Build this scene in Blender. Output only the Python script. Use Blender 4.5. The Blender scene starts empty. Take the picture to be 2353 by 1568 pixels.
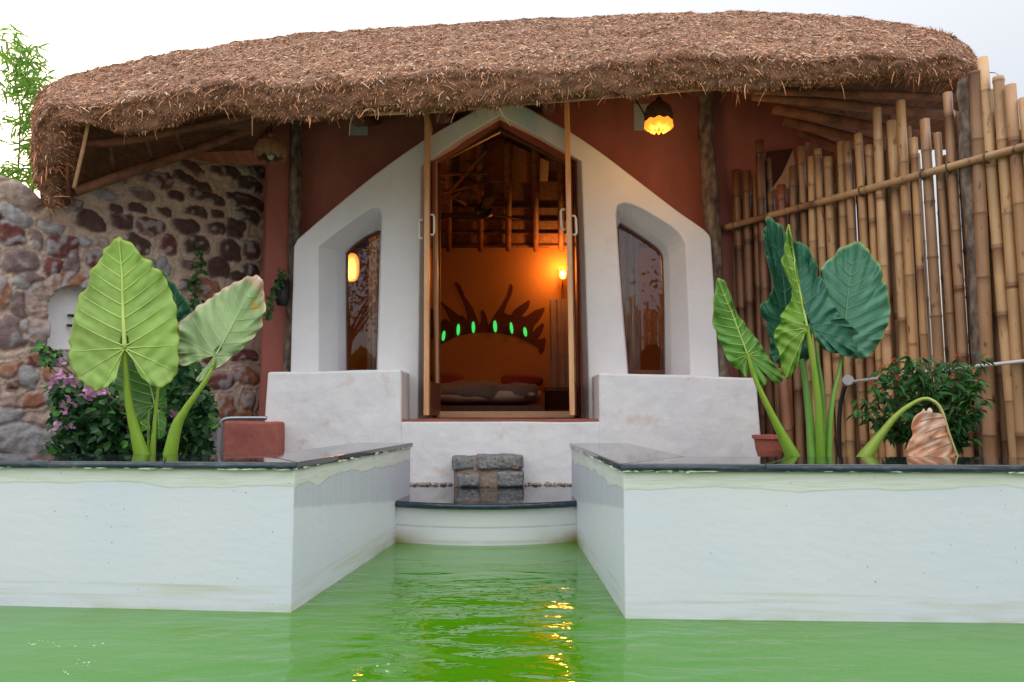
import bpy, math, random
import numpy as np
from mathutils import Vector, Matrix, noise as mnoise
from mathutils.geometry import tessellate_polygon
random.seed(7); rng = np.random.default_rng(7)
S = bpy.context.scene; COL = S.collection
R = math.radians
# ------------------------------------------------------------------ camera model (frame 2353 x 1568)
F, CU, CV = 1700.0, 1176.5, 784.1
H, PITCH = 0.86, R(5.58)
cp, sp = math.cos(PITCH), math.sin(PITCH)
def ray(u, v):
    xi = (u-CU)/F; yi = (CV-v)/F
    return xi, cp-yi*sp, sp+yi*cp
def P(u, v, Y):
    x, y, z = ray(u, v); s = Y/y
    return Vector((x*s, Y, H+z*s))
def PZ(u, v, Z):
    x, y, z = ray(u, v); s = (Z-H)/z
    return Vector((x*s, y*s, Z))
def PL(u, v, A, B, off=0.0):          # meet the vertical plane through ground points A, B
    x, y, z = ray(u, v)
    nx, ny = (B[1]-A[1]), -(B[0]-A[0]); l = math.hypot(nx, ny); nx /= l; ny /= l
    s = (nx*A[0]+ny*A[1]+off)/(nx*x+ny*y)
    return Vector((x*s, y*s, H+z*s))
# crops of the photo -> frame coordinates
def c4(p): return (p[0]*.3664, 517+p[1]*.3664)
def c7(p): return ((2696+p[0]*.66954)/1.7408, (850+p[1]*.66954)/1.7408)
def c5b(p): return ((1650+p[0]*.4464)/1.7408, (1000+p[1]*.4464)/1.7408)
def cA(p): return (p[0]*.26855, 344.7+p[1]*.26855)
def cB(p): return (p[0]*.26855, 631.9+p[1]*.26855)
# ------------------------------------------------------------------ helpers
class MB:
    def __init__(s): s.v=[]; s.f=[]; s.c=[]; s.m=[]
    def add(s, vs, fs, col=None, mi=0):
        n=len(s.v); s.v += [tuple(p) for p in vs]
        s.f += [tuple(i+n for i in f) for f in fs]; s.m += [mi]*len(fs)
        if col is None: col=(1,1,1)
        if len(col)==3 and not hasattr(col[0],'__len__'): s.c += [(*col,1)]*len(vs)
        else: s.c += [(*c[:3],1) for c in col]
        return s
    def box(s, a, b, col=None, mi=0):
        (x0,y0,z0),(x1,y1,z1)=a,b
        vs=[(x0,y0,z0),(x1,y0,z0),(x1,y1,z0),(x0,y1,z0),(x0,y0,z1),(x1,y0,z1),(x1,y1,z1),(x0,y1,z1)]
        return s.add(vs,[(0,3,2,1),(4,5,6,7),(0,1,5,4),(1,2,6,5),(2,3,7,6),(3,0,4,7)],col,mi)
    def tube(s, pts, rad, n=10, col=None, cap=True, mi=0, sub=0):
        pts=[Vector(p) for p in pts]
        if not hasattr(rad,'__len__'): rad=[rad]*len(pts)
        if sub: pts, rad = smooth(pts, rad, sub)
        rings=[]; cols=[]; up=None
        for i,p in enumerate(pts):
            t=(pts[min(i+1,len(pts)-1)]-pts[max(i-1,0)]).normalized()
            if up is None:
                up=Vector((1,0,0)) if abs(t.x)<.8 else Vector((0,1,0))
            up=(up-t*up.dot(t)).normalized(); w=t.cross(up)
            for k in range(n):
                a=2*math.pi*k/n; rings.append(p+(up*math.cos(a)+w*math.sin(a))*rad[i])
            if col is not None and hasattr(col[0],'__len__'):
                cols += [col[min(i*len(col)//len(pts),len(col)-1)]]*n
        fs=[]
        for i in range(len(pts)-1):
            for k in range(n):
                a=i*n+k; b=i*n+(k+1)%n; fs.append((a,b,b+n,a+n))
        if cap:
            fs.append(tuple(range(n-1,-1,-1))); e=(len(pts)-1)*n; fs.append(tuple(range(e,e+n)))
        return s.add(rings, fs, cols if cols else col, mi)
    def prism(s, front, back, holes=None, col=None, mi=0):   # front/back : outlines (with optional holes) of 3-d points
        F_=[front]+([h[0] for h in holes] if holes else []); B_=[back]+([h[1] for h in holes] if holes else [])
        tri=tessellate_polygon([[Vector((p[0],p[2],0)) if True else p for p in l] for l in F_])
        fl=[p for l in F_ for p in l]; bl=[p for l in B_ for p in l]; n=len(fl)
        # Y is depth: project on x,z
        fs=[]
        for t in tri:
            a,b,c=[Vector(fl[i]) for i in t]
            nn=(b-a).cross(c-a)
            t=tuple(t) if nn.y<0 else (t[0],t[2],t[1])
            fs.append(t); fs.append((t[0]+n,t[2]+n,t[1]+n))
        o=0
        for l in F_:
            m=len(l)
            for i in range(m):
                a=o+i; b=o+(i+1)%m; fs.append((a,b,b+n,a+n))
            o+=m
        return s.add(fl+bl, fs, col, mi)
    def build(s, name, mat, parent=None, smooth_=False, attr=True, weld=0):
        me=bpy.data.meshes.new(name); me.from_pydata(s.v,[],s.f); me.update()
        mats=mat if isinstance(mat,(list,tuple)) else [mat]
        for m in mats: me.materials.append(m)
        if len(mats)>1: me.polygons.foreach_set('material_index', s.m)
        if smooth_: me.polygons.foreach_set('use_smooth',[True]*len(me.polygons))
        if attr:
            ca=me.color_attributes.new('Col','FLOAT_COLOR','POINT')
            ca.data.foreach_set('color', np.array(s.c,dtype=np.float32).ravel())
        import bmesh
        bm=bmesh.new(); bm.from_mesh(me)
        if weld: bmesh.ops.remove_doubles(bm, verts=bm.verts, dist=weld)
        if not getattr(s,'nofix',False): bmesh.ops.recalc_face_normals(bm, faces=bm.faces)
        bm.to_mesh(me); bm.free()
        o=bpy.data.objects.new(name,me); COL.objects.link(o)
        if parent is not None:
            o.parent=parent; o.matrix_parent_inverse=Matrix.Translation(-wloc(parent))
        return o
def wloc(o):
    l=Vector(o.location)
    if o.parent is not None and False: l+=wloc(o.parent)
    return l
def smooth(pts, rad, sub):
    P_=[pts[0]]+list(pts)+[pts[-1]]; R_=[rad[0]]+list(rad)+[rad[-1]]; o=[]; r=[]
    for i in range(1,len(P_)-2):
        for k in range(sub):
            t=k/sub; a,b,c,d=P_[i-1],P_[i],P_[i+1],P_[i+2]
            o.append(.5*((2*b)+(c-a)*t+(2*a-5*b+4*c-d)*t*t+(3*b-a-3*c+d)*t**3))
            r.append(R_[i]*(1-t)+R_[i+1]*t)
    o.append(pts[-1]); r.append(rad[-1]); return o,r
def crom(pts, sub, closed=False):
    pts=[Vector(p) for p in pts]
    if not closed:
        return smooth(pts,[0]*len(pts),sub)[0]
    n=len(pts); o=[]
    for i in range(n):
        a,b,c,d=pts[i-1],pts[i],pts[(i+1)%n],pts[(i+2)%n]
        for k in range(sub):
            t=k/sub
            o.append(.5*((2*b)+(c-a)*t+(2*a-5*b+4*c-d)*t*t+(3*b-a-3*c+d)*t**3))
    return o
def tag(o, label=None, cat=None, group=None, kind=None):
    if label: o['label']=label
    if cat: o['category']=cat
    if group: o['group']=group
    if kind: o['kind']=kind
    return o
def thing(name, loc, label, cat, group=None):
    o=bpy.data.objects.new(name,None); o.empty_display_size=.1; COL.objects.link(o); o.location=loc
    return tag(o,label,cat,group)
def bevel(o,w,seg=2,ang=35):
    m=o.modifiers.new('bevel','BEVEL'); m.width=w; m.segments=seg; m.limit_method='ANGLE'; m.angle_limit=R(ang); m.harden_normals=False
    return o
# ------------------------------------------------------------------ materials
def mat(name, col, col2=None, rough=.8, nscale=4, stretch=(1,1,1), bump=0, bscale=40, attr=False, spec=.4, metal=0,
        var=.15, vscale=25, transl=0, emit=None, estr=0, coat=0, thr=(.35,.65), bstretch=None, col3=None, n3=(60,.62,.7)):
    m=bpy.data.materials.new(name); m.use_nodes=True; nt=m.node_tree; N=nt.nodes; L=nt.links; N.clear()
    out=N.new('ShaderNodeOutputMaterial'); b=N.new('ShaderNodeBsdfPrincipled')
    tc=N.new('ShaderNodeTexCoord'); mp=N.new('ShaderNodeMapping'); mp.inputs['Scale'].default_value=stretch
    L.new(tc.outputs['Object'],mp.inputs['Vector'])
    def nz(scale,detail=5,vec=None):
        n=N.new('ShaderNodeTexNoise'); n.inputs['Scale'].default_value=scale; n.inputs['Detail'].default_value=detail
        L.new(vec or mp.outputs['Vector'],n.inputs['Vector']); return n
    def ramp(src,a,b_):
        r=N.new('ShaderNodeMapRange'); r.inputs['From Min'].default_value=a; r.inputs['From Max'].default_value=b_; r.clamp=True
        L.new(src,r.inputs['Value']); return r.outputs['Result']
    def mix(fac,a,b_,mode='MIX'):
        x=N.new('ShaderNodeMix'); x.data_type='RGBA'; x.blend_type=mode
        for key,val in (('Factor',fac),('A',a),('B',b_)):
            s=[i for i in x.inputs if i.name==key and (i.type=='RGBA' if key!='Factor' else i.type=='VALUE')][0]
            if hasattr(val,'is_output') or isinstance(val,bpy.types.NodeSocket): L.new(val,s)
            else: s.default_value=val if key=='Factor' else (*val,1)
        return [o for o in x.outputs if o.type=='RGBA'][0]
    if attr:
        at=N.new('ShaderNodeAttribute'); at.attribute_name='Col'; c=at.outputs['Color']
        if col is not None: c=mix(1.0,c,col,'MULTIPLY')
    else:
        c=mix(ramp(nz(nscale).outputs['Fac'],*thr),col,col2 or col)
    if col3: c=mix(ramp(nz(n3[0]).outputs['Fac'],n3[1],n3[2]),c,col3)
    if var:
        g=ramp(nz(vscale).outputs['Fac'],.25,.75); mr=N.new('ShaderNodeMapRange')
        mr.inputs['To Min'].default_value=1-var; mr.inputs['To Max'].default_value=1+var; L.new(g,mr.inputs['Value'])
        cm=N.new('ShaderNodeCombineColor')
        for k in range(3): L.new(mr.outputs['Result'],cm.inputs[k])
        c=mix(1.0,c,cm.outputs['Color'],'MULTIPLY')
    L.new(c,b.inputs['Base Color']); b.inputs['Roughness'].default_value=rough
    b.inputs['Specular IOR Level'].default_value=spec; b.inputs['Metallic'].default_value=metal
    b.inputs['Coat Weight'].default_value=coat; b.inputs['Coat Roughness'].default_value=.1
    if emit: b.inputs['Emission Color'].default_value=(*emit,1); b.inputs['Emission Strength'].default_value=estr
    if bump:
        bp=N.new('ShaderNodeBump'); bp.inputs['Strength'].default_value=1; bp.inputs['Distance'].default_value=bump
        v=None
        if bstretch:
            m2=N.new('ShaderNodeMapping'); m2.inputs['Scale'].default_value=bstretch; L.new(tc.outputs['Object'],m2.inputs['Vector']); v=m2.outputs['Vector']
        L.new(nz(bscale,6,v).outputs['Fac'],bp.inputs['Height']); L.new(bp.outputs['Normal'],b.inputs['Normal'])
    sh=b.outputs['BSDF']
    if transl:
        t=N.new('ShaderNodeBsdfTranslucent'); L.new(c,t.inputs['Color']); ms=N.new('ShaderNodeMixShader'); ms.inputs['Fac'].default_value=transl
        L.new(sh,ms.inputs[1]); L.new(t.outputs['BSDF'],ms.inputs[2]); sh=ms.outputs['Shader']
    L.new(sh,out.inputs['Surface']); m['_']=0
    return m
def glass_mat(name, tint=(.9,.9,.9), ior=1.5):
    m=bpy.data.materials.new(name); m.use_nodes=True; nt=m.node_tree; N=nt.nodes; L=nt.links; N.clear()
    out=N.new('ShaderNodeOutputMaterial'); g=N.new('ShaderNodeBsdfGlossy'); g.inputs['Roughness'].default_value=.01
    t=N.new('ShaderNodeBsdfTransparent'); t.inputs['Color'].default_value=(*tint,1); fr=N.new('ShaderNodeFresnel'); fr.inputs['IOR'].default_value=ior
    ms=N.new('ShaderNodeMixShader'); L.new(fr.outputs['Fac'],ms.inputs['Fac']); L.new(t.outputs['BSDF'],ms.inputs[1]); L.new(g.outputs['BSDF'],ms.inputs[2])
    L.new(ms.outputs['Shader'],out.inputs['Surface']); return m
M={}
M['white']=mat('white limewash',(.74,.75,.79),(.80,.80,.82),rough=.85,nscale=1.2,bump=.007,bscale=7,var=.04,vscale=5,col3=(.72,.69,.68),n3=(5,.60,.80))
M['rough_white']=mat('rough limewash',(.74,.745,.785),(.80,.79,.80),rough=.9,nscale=1.5,bump=.022,bscale=5,var=.05,vscale=9,col3=(.68,.58,.54),n3=(7,.60,.78))
M['red']=mat('red oxide plaster',(.38,.13,.10),(.30,.095,.072),rough=.75,nscale=1.6,stretch=(1,1,.5),bump=.004,bscale=14,var=.12,vscale=6)
M['stone']=mat('field stone wall',None,attr=True,rough=.8,bump=.010,bscale=28,var=.22,vscale=40)
M['thatch']=mat('dry thatch',None,attr=True,rough=.85,var=.35,vscale=70,bump=.012,bscale=70,spec=.25)
M['straw']=mat('straw',(.97,.95,.92),attr=True,rough=.6,var=0,spec=.35)
M['matting']=mat('woven reed matting',(.22,.105,.052),(.12,.055,.028),rough=.9,nscale=40,stretch=(1,.25,1),bump=.01,bscale=60,var=.25,vscale=20)
M['beam']=mat('rafter wood',(.24,.095,.045),(.12,.05,.028),rough=.7,nscale=8,bump=.006,bscale=25,var=.2)
M['post']=mat('bark covered post',(.24,.18,.14),(.07,.05,.04),rough=.95,nscale=16,stretch=(1,1,.45),bump=.03,bscale=22,var=.35,vscale=30)
M['doorwood']=mat('varnished teak door wood',(.80,.44,.22),(.68,.34,.15),rough=.4,nscale=6,stretch=(6,6,.5),var=.12,coat=.3)
M['darkwood']=mat('dark varnished wood',(.16,.055,.028),(.10,.035,.02),rough=.45,nscale=6,stretch=(5,5,.6),var=.15)
M['palewood']=mat('pale threshold wood',(.58,.36,.20),(.5,.28,.15),rough=.55,nscale=5,stretch=(.6,5,5),var=.1)
M['pane']=glass_mat('window glass')
M['handle']=mat('cream painted metal',(.75,.70,.60),rough=.3,var=.03,spec=.6)
M['bamboo']=mat('dried bamboo',(.95,.87,.80),attr=True,rough=.38,spec=.5,var=.22,vscale=10,stretch=(1,1,.35),bump=.002,bscale=40,col3=(.10,.05,.03),n3=(22,.63,.72))
M['granite']=mat('polished black granite',(.012,.014,.018),(.022,.026,.032),rough=.035,nscale=200,var=.3,vscale=90,spec=.9,bump=.0002,bscale=6)
M['granite_edge']=mat('granite slab edge',(.018,.035,.055),(.06,.085,.11),rough=.25,nscale=60,stretch=(.25,1,1),var=.3,vscale=90,thr=(.5,.7),bump=.001,bscale=60)
M['greystone']=mat('grey granite rubble',(.15,.165,.18),(.27,.27,.27),rough=.85,nscale=20,bump=.03,bscale=26,var=.35,vscale=70,col3=(.30,.22,.17),n3=(10,.55,.68))
M['mortar']=mat('rough mortar',(.34,.25,.20),(.26,.2,.17),rough=.95,nscale=14,bump=.02,bscale=30,var=.2)
M['gravel']=mat('gravel ground',(.26,.22,.2),(.16,.14,.13),rough=.95,nscale=40,bump=.02,bscale=60,var=.4,vscale=80)
M['soil']=mat('planter soil',(.09,.06,.04),(.05,.035,.025),rough=1,nscale=10,bump=.02,bscale=30,var=.3)
M['orangewall']=mat('ochre room plaster',(.50,.22,.06),(.46,.20,.05),rough=.8,nscale=1,var=.05)
M['mural']=mat('maroon mural paint',(.13,.03,.02),(.10,.02,.015),rough=.8,var=.1)
M['gem']=mat('green bottle glass with own glow',(.05,.5,.12),emit=(.05,.62,.10),estr=.62,var=0,rough=.2)  # emission put in for daylight shining through the bottles
M['leaf']=mat('fleshy leaf',None,attr=True,rough=.36,spec=.45,var=.09,vscale=22,transl=.30,bump=.006,bscale=13)
M['stalk']=mat('juicy leaf stalk',None,attr=True,rough=.35,spec=.45,var=.10,vscale=20,transl=.1,stretch=(3,3,.4))
M['smallleaf']=mat('small glossy leaf',None,attr=True,rough=.42,spec=.4,var=.1,transl=.3)
M['petal']=mat('papery petal',None,attr=True,rough=.7,var=.05,transl=.35)
M['deadleaf']=mat('withered brown leaf',None,attr=True,rough=.6,var=.06,vscale=14,stretch=(1,1,.5),transl=.3)
M['bark']=mat('twig bark',(.14,.09,.055),(.09,.06,.04),rough=.9,nscale=20,var=.2)
M['steel']=mat('galvanised pipe',(.42,.45,.50),rough=.35,metal=.7,var=.06)
M['pvc']=mat('white plastic conduit',(.62,.62,.62),rough=.45,var=.06)
M['black']=mat('black rubber',(.012,.012,.014),rough=.5,var=.1)
M['terracotta']=mat('terracotta',(.42,.13,.09),(.36,.10,.07),rough=.8,nscale=6,bump=.004,bscale=30,var=.12)
M['pinkblock']=mat('red painted masonry',(.42,.14,.11),(.35,.11,.085),rough=.85,nscale=5,bump=.008,bscale=16,var=.12)
M['wicker']=mat('woven cane shade',(.30,.16,.075),(.17,.085,.04),rough=.8,nscale=60,bump=.006,bscale=90,var=.25,vscale=50,transl=.1)
M['shade_lit']=mat('glowing cane shade',(.55,.25,.05),(.35,.13,.03),rough=.7,nscale=30,var=.2,emit=(1,.25,.015),estr=.95)
M['shade_top']=mat('dark cane crown',(.11,.045,.02),(.06,.025,.014),rough=.8,nscale=60,bump=.004,bscale=80,var=.3)
M['bulb']=mat('lit bulb',(1,.8,.5),emit=(1,.32,.04),estr=9,var=0)
M['paper']=mat('lit paper lamp shade',(.9,.7,.4),emit=(1,.32,.05),estr=.7,var=.05)
M['cloth']=mat('grey bed cover',(.24,.18,.14),(.20,.15,.12),rough=.9,bump=.03,bscale=5,var=.1)
M['sheet']=mat('cream sheet',(.65,.5,.36),rough=.9,bump=.02,bscale=6,var=.05)
M['cushion']=mat('rust red cushion',(.26,.05,.03),rough=.9,var=.1)
M['curtain']=mat('sheer pale curtain',(.60,.50,.46),(.5,.42,.38),rough=.9,var=.1,transl=.4)
M['vent']=mat('grey white vent board',(.40,.42,.44),rough=.7,var=.06)
M['brownpanel']=mat('dark brown cloth',(.075,.022,.015),rough=.9,var=.15)
M['cream']=mat('cream plaster',(.55,.36,.22),rough=.85,var=.05)
M['floor']=mat('red cement floor',(.20,.05,.035),rough=.35,var=.1)

def poolpaint(name, inlet=False):
    m=bpy.data.materials.new(name); m.use_nodes=True; nt=m.node_tree; N=nt.nodes; L=nt.links
    b=N['Principled BSDF']; tc=N.new('ShaderNodeTexCoord'); sx=N.new('ShaderNodeSeparateXYZ'); L.new(tc.outputs['Object'],sx.inputs[0])
    def noise(sc,st,det=6):
        mp=N.new('ShaderNodeMapping'); mp.inputs['Scale'].default_value=st; L.new(tc.outputs['Object'],mp.inputs[0])
        n=N.new('ShaderNodeTexNoise'); n.inputs['Scale'].default_value=sc; n.inputs['Detail'].default_value=det; L.new(mp.outputs[0],n.inputs[0]); return n.outputs['Fac']
    def math_(op,a,b_):
        n=N.new('ShaderNodeMath'); n.operation=op
        for i,q in enumerate((a,b_)):
            if isinstance(q,(int,float)): n.inputs[i].default_value=q
            else: L.new(q,n.inputs[i])
        return n.outputs[0]
    def rng_(v,a,c):
        r=N.new('ShaderNodeMapRange'); r.inputs[1].default_value=a; r.inputs[2].default_value=c; L.new(v,r.inputs[0]); return r.outputs[0]
    def mix(f,a,c):
        x=N.new('ShaderNodeMix'); x.data_type='RGBA'; L.new(f,x.inputs[0])
        for i,q in ((6,a),(7,c)):
            if isinstance(q,tuple): x.inputs[i].default_value=(*q,1)
            else: L.new(q,x.inputs[i])
        return x.outputs[2]
    z=sx.outputs['Z']
    base=mix(rng_(noise(1.3,(1,1,1.6)),.35,.65),(.68,.705,.82),(.72,.735,.815))
    # brushed pale green touch-up band under the coping, uneven lower edge
    edge=math_('ADD',z,math_('MULTIPLY',math_('SUBTRACT',noise(2.2,(1,1,.2),4),.5),.10))
    top=rng_(edge,.538,.546)
    band=mix(rng_(noise(5,(1,1,9)),.4,.62),(.73,.74,.74),(.66,.685,.62))
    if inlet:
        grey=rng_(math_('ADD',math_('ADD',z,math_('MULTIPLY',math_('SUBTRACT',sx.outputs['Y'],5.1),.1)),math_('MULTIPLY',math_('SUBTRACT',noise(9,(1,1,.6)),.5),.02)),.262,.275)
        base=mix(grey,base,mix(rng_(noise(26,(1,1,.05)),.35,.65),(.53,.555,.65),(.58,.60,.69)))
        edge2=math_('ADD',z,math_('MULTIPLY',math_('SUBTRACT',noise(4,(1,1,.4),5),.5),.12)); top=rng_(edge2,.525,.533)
    c=mix(top,base,band)
    # faint yellow tide mark near the water
    t1=math_('MULTIPLY',rng_(z,.115,.105),rng_(z,.0,.05)); t1=math_('MULTIPLY',t1,rng_(noise(3,(.6,.6,14)),.45,.7)); c=mix(math_('MULTIPLY',t1,.55),c,(.50,.47,.30))
    t2=math_('MULTIPLY',rng_(z,.035,.0),rng_(noise(8,(.6,.6,3)),.42,.65)); c=mix(math_('MULTIPLY',t2,.6),c,(.42,.45,.20))
    if inlet:
        t3=math_('MULTIPLY',math_('MULTIPLY',rng_(sx.outputs['Y'],4.45,5.1),rng_(z,.09,.0)),rng_(noise(6,(1,1,2)),.2,.55)); c=mix(t3,c,(.34,.27,.10))
    sp_=rng_(noise(75,(1,1,1),2),.745,.77); c=mix(sp_,c,(.12,.13,.13))
    L.new(c,b.inputs['Base Color']); b.inputs['Roughness'].default_value=.42; b.inputs['Specular IOR Level'].default_value=.35
    bp=N.new('ShaderNodeBump'); bp.inputs['Distance'].default_value=.0016; bp.inputs['Strength'].default_value=1
    hh=math_('ADD',math_('MULTIPLY',noise(12,(1,1,2.2),7),1.0),math_('MULTIPLY',top,math_('ADD',.35,math_('MULTIPLY',noise(10,(1,1,12)),1.2))))
    L.new(hh,bp.inputs['Height']); L.new(bp.outputs[0],b.inputs['Normal'])
    return m
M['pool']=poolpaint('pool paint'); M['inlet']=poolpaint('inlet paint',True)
def riserpaint():
    m=bpy.data.materials.new('stained riser paint'); m.use_nodes=True; nt=m.node_tree; N=nt.nodes; L=nt.links
    b=N['Principled BSDF']; tc=N.new('ShaderNodeTexCoord'); sx=N.new('ShaderNodeSeparateXYZ'); L.new(tc.outputs['Object'],sx.inputs[0])
    def M_(op,a,c=0.0):
        n=N.new('ShaderNodeMath'); n.operation=op
        for i,q in enumerate((a,c)):
            if isinstance(q,(int,float)): n.inputs[i].default_value=q
            else: L.new(q,n.inputs[i])
        return n.outputs[0]
    def rg(v,a,c):
        r=N.new('ShaderNodeMapRange'); r.inputs[1].default_value=a; r.inputs[2].default_value=c; L.new(v,r.inputs[0]); return r.outputs[0]
    no=N.new('ShaderNodeTexNoise'); no.inputs['Scale'].default_value=7; no.inputs['Detail'].default_value=6; L.new(tc.outputs['Object'],no.inputs[0])
    corner=rg(M_('ABSOLUTE',M_('SUBTRACT',sx.outputs['X'],-.19)),.30,.68)
    low=M_('MULTIPLY',rg(sx.outputs['Z'],.10,.0),corner)
    line=M_('MULTIPLY',rg(M_('ABSOLUTE',M_('SUBTRACT',sx.outputs['Z'],.115)),.008,.002),.45)
    line2=M_('MULTIPLY',rg(M_('ABSOLUTE',M_('SUBTRACT',sx.outputs['Z'],.02)),.02,.0),.35)
    f=M_('MINIMUM',M_('ADD',M_('MULTIPLY',M_('MAXIMUM',low,M_('MAXIMUM',line,line2)),rg(no.outputs['Fac'],.2,.5)),M_('MULTIPLY',low,.35)),1)
    x=N.new('ShaderNodeMix'); x.data_type='RGBA'; L.new(f,x.inputs[0]); x.inputs[6].default_value=(.76,.76,.80,1); x.inputs[7].default_value=(.34,.27,.10,1)
    L.new(x.outputs[2],b.inputs['Base Color']); b.inputs['Roughness'].default_value=.5; return m
M['riser']=riserpaint()
def water_mat():
    m=bpy.data.materials.new('green pool water'); m.use_nodes=True; nt=m.node_tree; N=nt.nodes; L=nt.links
    b=N['Principled BSDF']; tc=N.new('ShaderNodeTexCoord')
    def noise(sc,st,det=3,dist=0):
        mp=N.new('ShaderNodeMapping'); mp.inputs['Scale'].default_value=st; L.new(tc.outputs['Object'],mp.inputs[0])
        n=N.new('ShaderNodeTexNoise'); n.inputs['Scale'].default_value=sc; n.inputs['Detail'].default_value=det; n.inputs['Distortion'].default_value=dist
        L.new(mp.outputs[0],n.inputs[0]); return n.outputs['Fac']
    x=N.new('ShaderNodeMix'); x.data_type='RGBA'; L.new(noise(.9,(1,1,1),3),x.inputs[0])
    x.inputs[6].default_value=(.045,.19,.002,1); x.inputs[7].default_value=(.062,.225,.005,1); L.new(x.outputs[2],b.inputs['Base Color'])
    b.inputs['Roughness'].default_value=.015; b.inputs['IOR'].default_value=1.50; b.inputs['Specular IOR Level'].default_value=.5
    def M_(op,a,c):
        n=N.new('ShaderNodeMath'); n.operation=op
        for i,q in enumerate((a,c)):
            if isinstance(q,(int,float)): n.inputs[i].default_value=q
            else: L.new(q,n.inputs[i])
        return n.outputs[0]
    # ripples are stronger where the pump stirs the middle of the pool
    vm=N.new('ShaderNodeVectorMath'); vm.operation='DISTANCE'; vm.inputs[1].default_value=(-.10,2.9,0)
    mp=N.new('ShaderNodeMapping'); mp.inputs['Scale'].default_value=(1,.55,1); mp.inputs['Location'].default_value=(0,0,0); L.new(tc.outputs['Object'],mp.inputs[0])
    vm.inputs[1].default_value=(-.10,1.65,0); L.new(mp.outputs[0],vm.inputs[0])
    r=N.new('ShaderNodeMapRange'); r.inputs[1].default_value=.35; r.inputs[2].default_value=1.5; r.inputs[3].default_value=1; r.inputs[4].default_value=.22; L.new(vm.outputs['Value'],r.inputs[0])
    sy=N.new('ShaderNodeSeparateXYZ'); L.new(tc.outputs['Object'],sy.inputs[0]); calm=N.new('ShaderNodeMapRange'); calm.interpolation_type='SMOOTHSTEP'; calm.inputs[1].default_value=3.5; calm.inputs[2].default_value=4.6; calm.inputs[3].default_value=1; calm.inputs[4].default_value=.10; L.new(sy.outputs['Y'],calm.inputs[0])
    h=M_('ADD',M_('MULTIPLY',noise(2.6,(1,2.2,1),1,.5),1.5),M_('MULTIPLY',noise(6.5,(1,2.2,1),1,.8),.42))
    h=M_('ADD',h,M_('MULTIPLY',noise(17,(1,1.7,1),1,.6),.045)); h=M_('MULTIPLY',M_('MULTIPLY',h,r.outputs[0]),calm.outputs[0])
    bp=N.new('ShaderNodeBump'); bp.inputs['Distance'].default_value=.013; bp.inputs['Strength'].default_value=1
    L.new(h,bp.inputs['Height']); L.new(bp.outputs[0],b.inputs['Normal'])
    return m
M['water']=water_mat()
M['ground']=mat('sandy ground',(.40,.33,.27),(.33,.27,.22),rough=1,nscale=3,var=.15)

# ------------------------------------------------------------------ world, sun, camera
w=bpy.data.worlds.new('World'); S.world=w; w.use_nodes=True; nt=w.node_tree; N=nt.nodes; L=nt.links; N.clear()
SUN_EL, SUN_AZ = 14, -38          # sun low behind the house, to the left
out=N.new('ShaderNodeOutputWorld'); sky=N.new('ShaderNodeTexSky'); sky.sky_type='NISHITA'; sky.sun_disc=False
sky.sun_elevation=R(SUN_EL); sky.sun_rotation=R(SUN_AZ); sky.air_density=1.0; sky.dust_density=3; sky.ozone_density=1.5
b1=N.new('ShaderNodeBackground'); b1.inputs['Strength'].default_value=.05; L.new(sky.outputs[0],b1.inputs['Color'])
b2=N.new('ShaderNodeBackground'); b2.inputs['Color'].default_value=(1,.98,.965,1); b2.inputs['Strength'].default_value=.62  # thin white overcast veil, brightness added behind the viewer to light the house front
tcw=N.new('ShaderNodeTexCoord'); sxw=N.new('ShaderNodeSeparateXYZ'); L.new(tcw.outputs['Generated'],sxw.inputs[0]); mrw=N.new('ShaderNodeMapRange'); mrw.interpolation_type='SMOOTHSTEP'
mrw.inputs['From Min'].default_value=-.5; mrw.inputs['From Max'].default_value=.75; mrw.inputs['To Min'].default_value=.80; mrw.inputs['To Max'].default_value=.405; L.new(sxw.outputs['Y'],mrw.inputs['Value']); mz=N.new('ShaderNodeMath'); mz.operation='MULTIPLY_ADD'; L.new(sxw.outputs['Z'],mz.inputs[0]); mz.inputs[1].default_value=1.45; mz.inputs[2].default_value=.35; mz.use_clamp=False
mm=N.new('ShaderNodeMath'); mm.operation='MULTIPLY'; L.new(mz.outputs[0],mm.inputs[0]); L.new(mrw.outputs['Result'],mm.inputs[1]); mx_=N.new('ShaderNodeMath'); mx_.operation='MAXIMUM'; mx_.inputs[1].default_value=.02; L.new(mm.outputs[0],mx_.inputs[0]); L.new(mx_.outputs[0],b2.inputs['Strength'])
ad=N.new('ShaderNodeAddShader'); L.new(b1.outputs[0],ad.inputs[0]); L.new(b2.outputs[0],ad.inputs[1]); L.new(ad.outputs[0],out.inputs[0])
sl=bpy.data.lights.new('Sun','SUN'); sl.energy=1.0; sl.angle=R(14); sl.color=(1,.88,.72); so=bpy.data.objects.new('Sun',sl); COL.objects.link(so)
d=Vector((math.sin(R(SUN_AZ))*math.cos(R(SUN_EL)),math.cos(R(SUN_AZ))*math.cos(R(SUN_EL)),math.sin(R(SUN_EL))))
so.rotation_euler=d.to_track_quat('Z','Y').to_euler()
cam=bpy.data.cameras.new('Camera'); cam.lens=36*F/2353; cam.sensor_width=36; cam.clip_end=500; cam.clip_start=.05
cam.dof.use_dof=True; cam.dof.focus_distance=4.1; cam.dof.aperture_fstop=4.5
co=bpy.data.objects.new('Camera',cam); COL.objects.link(co); co.location=(0,0,H); co.rotation_euler=(R(90)+PITCH,0,0); S.camera=co
S.view_settings.view_transform='Standard'; S.view_settings.look='None'; S.view_settings.exposure=.93; S.view_settings.gamma=1
S.cycles.use_denoising=True

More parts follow.
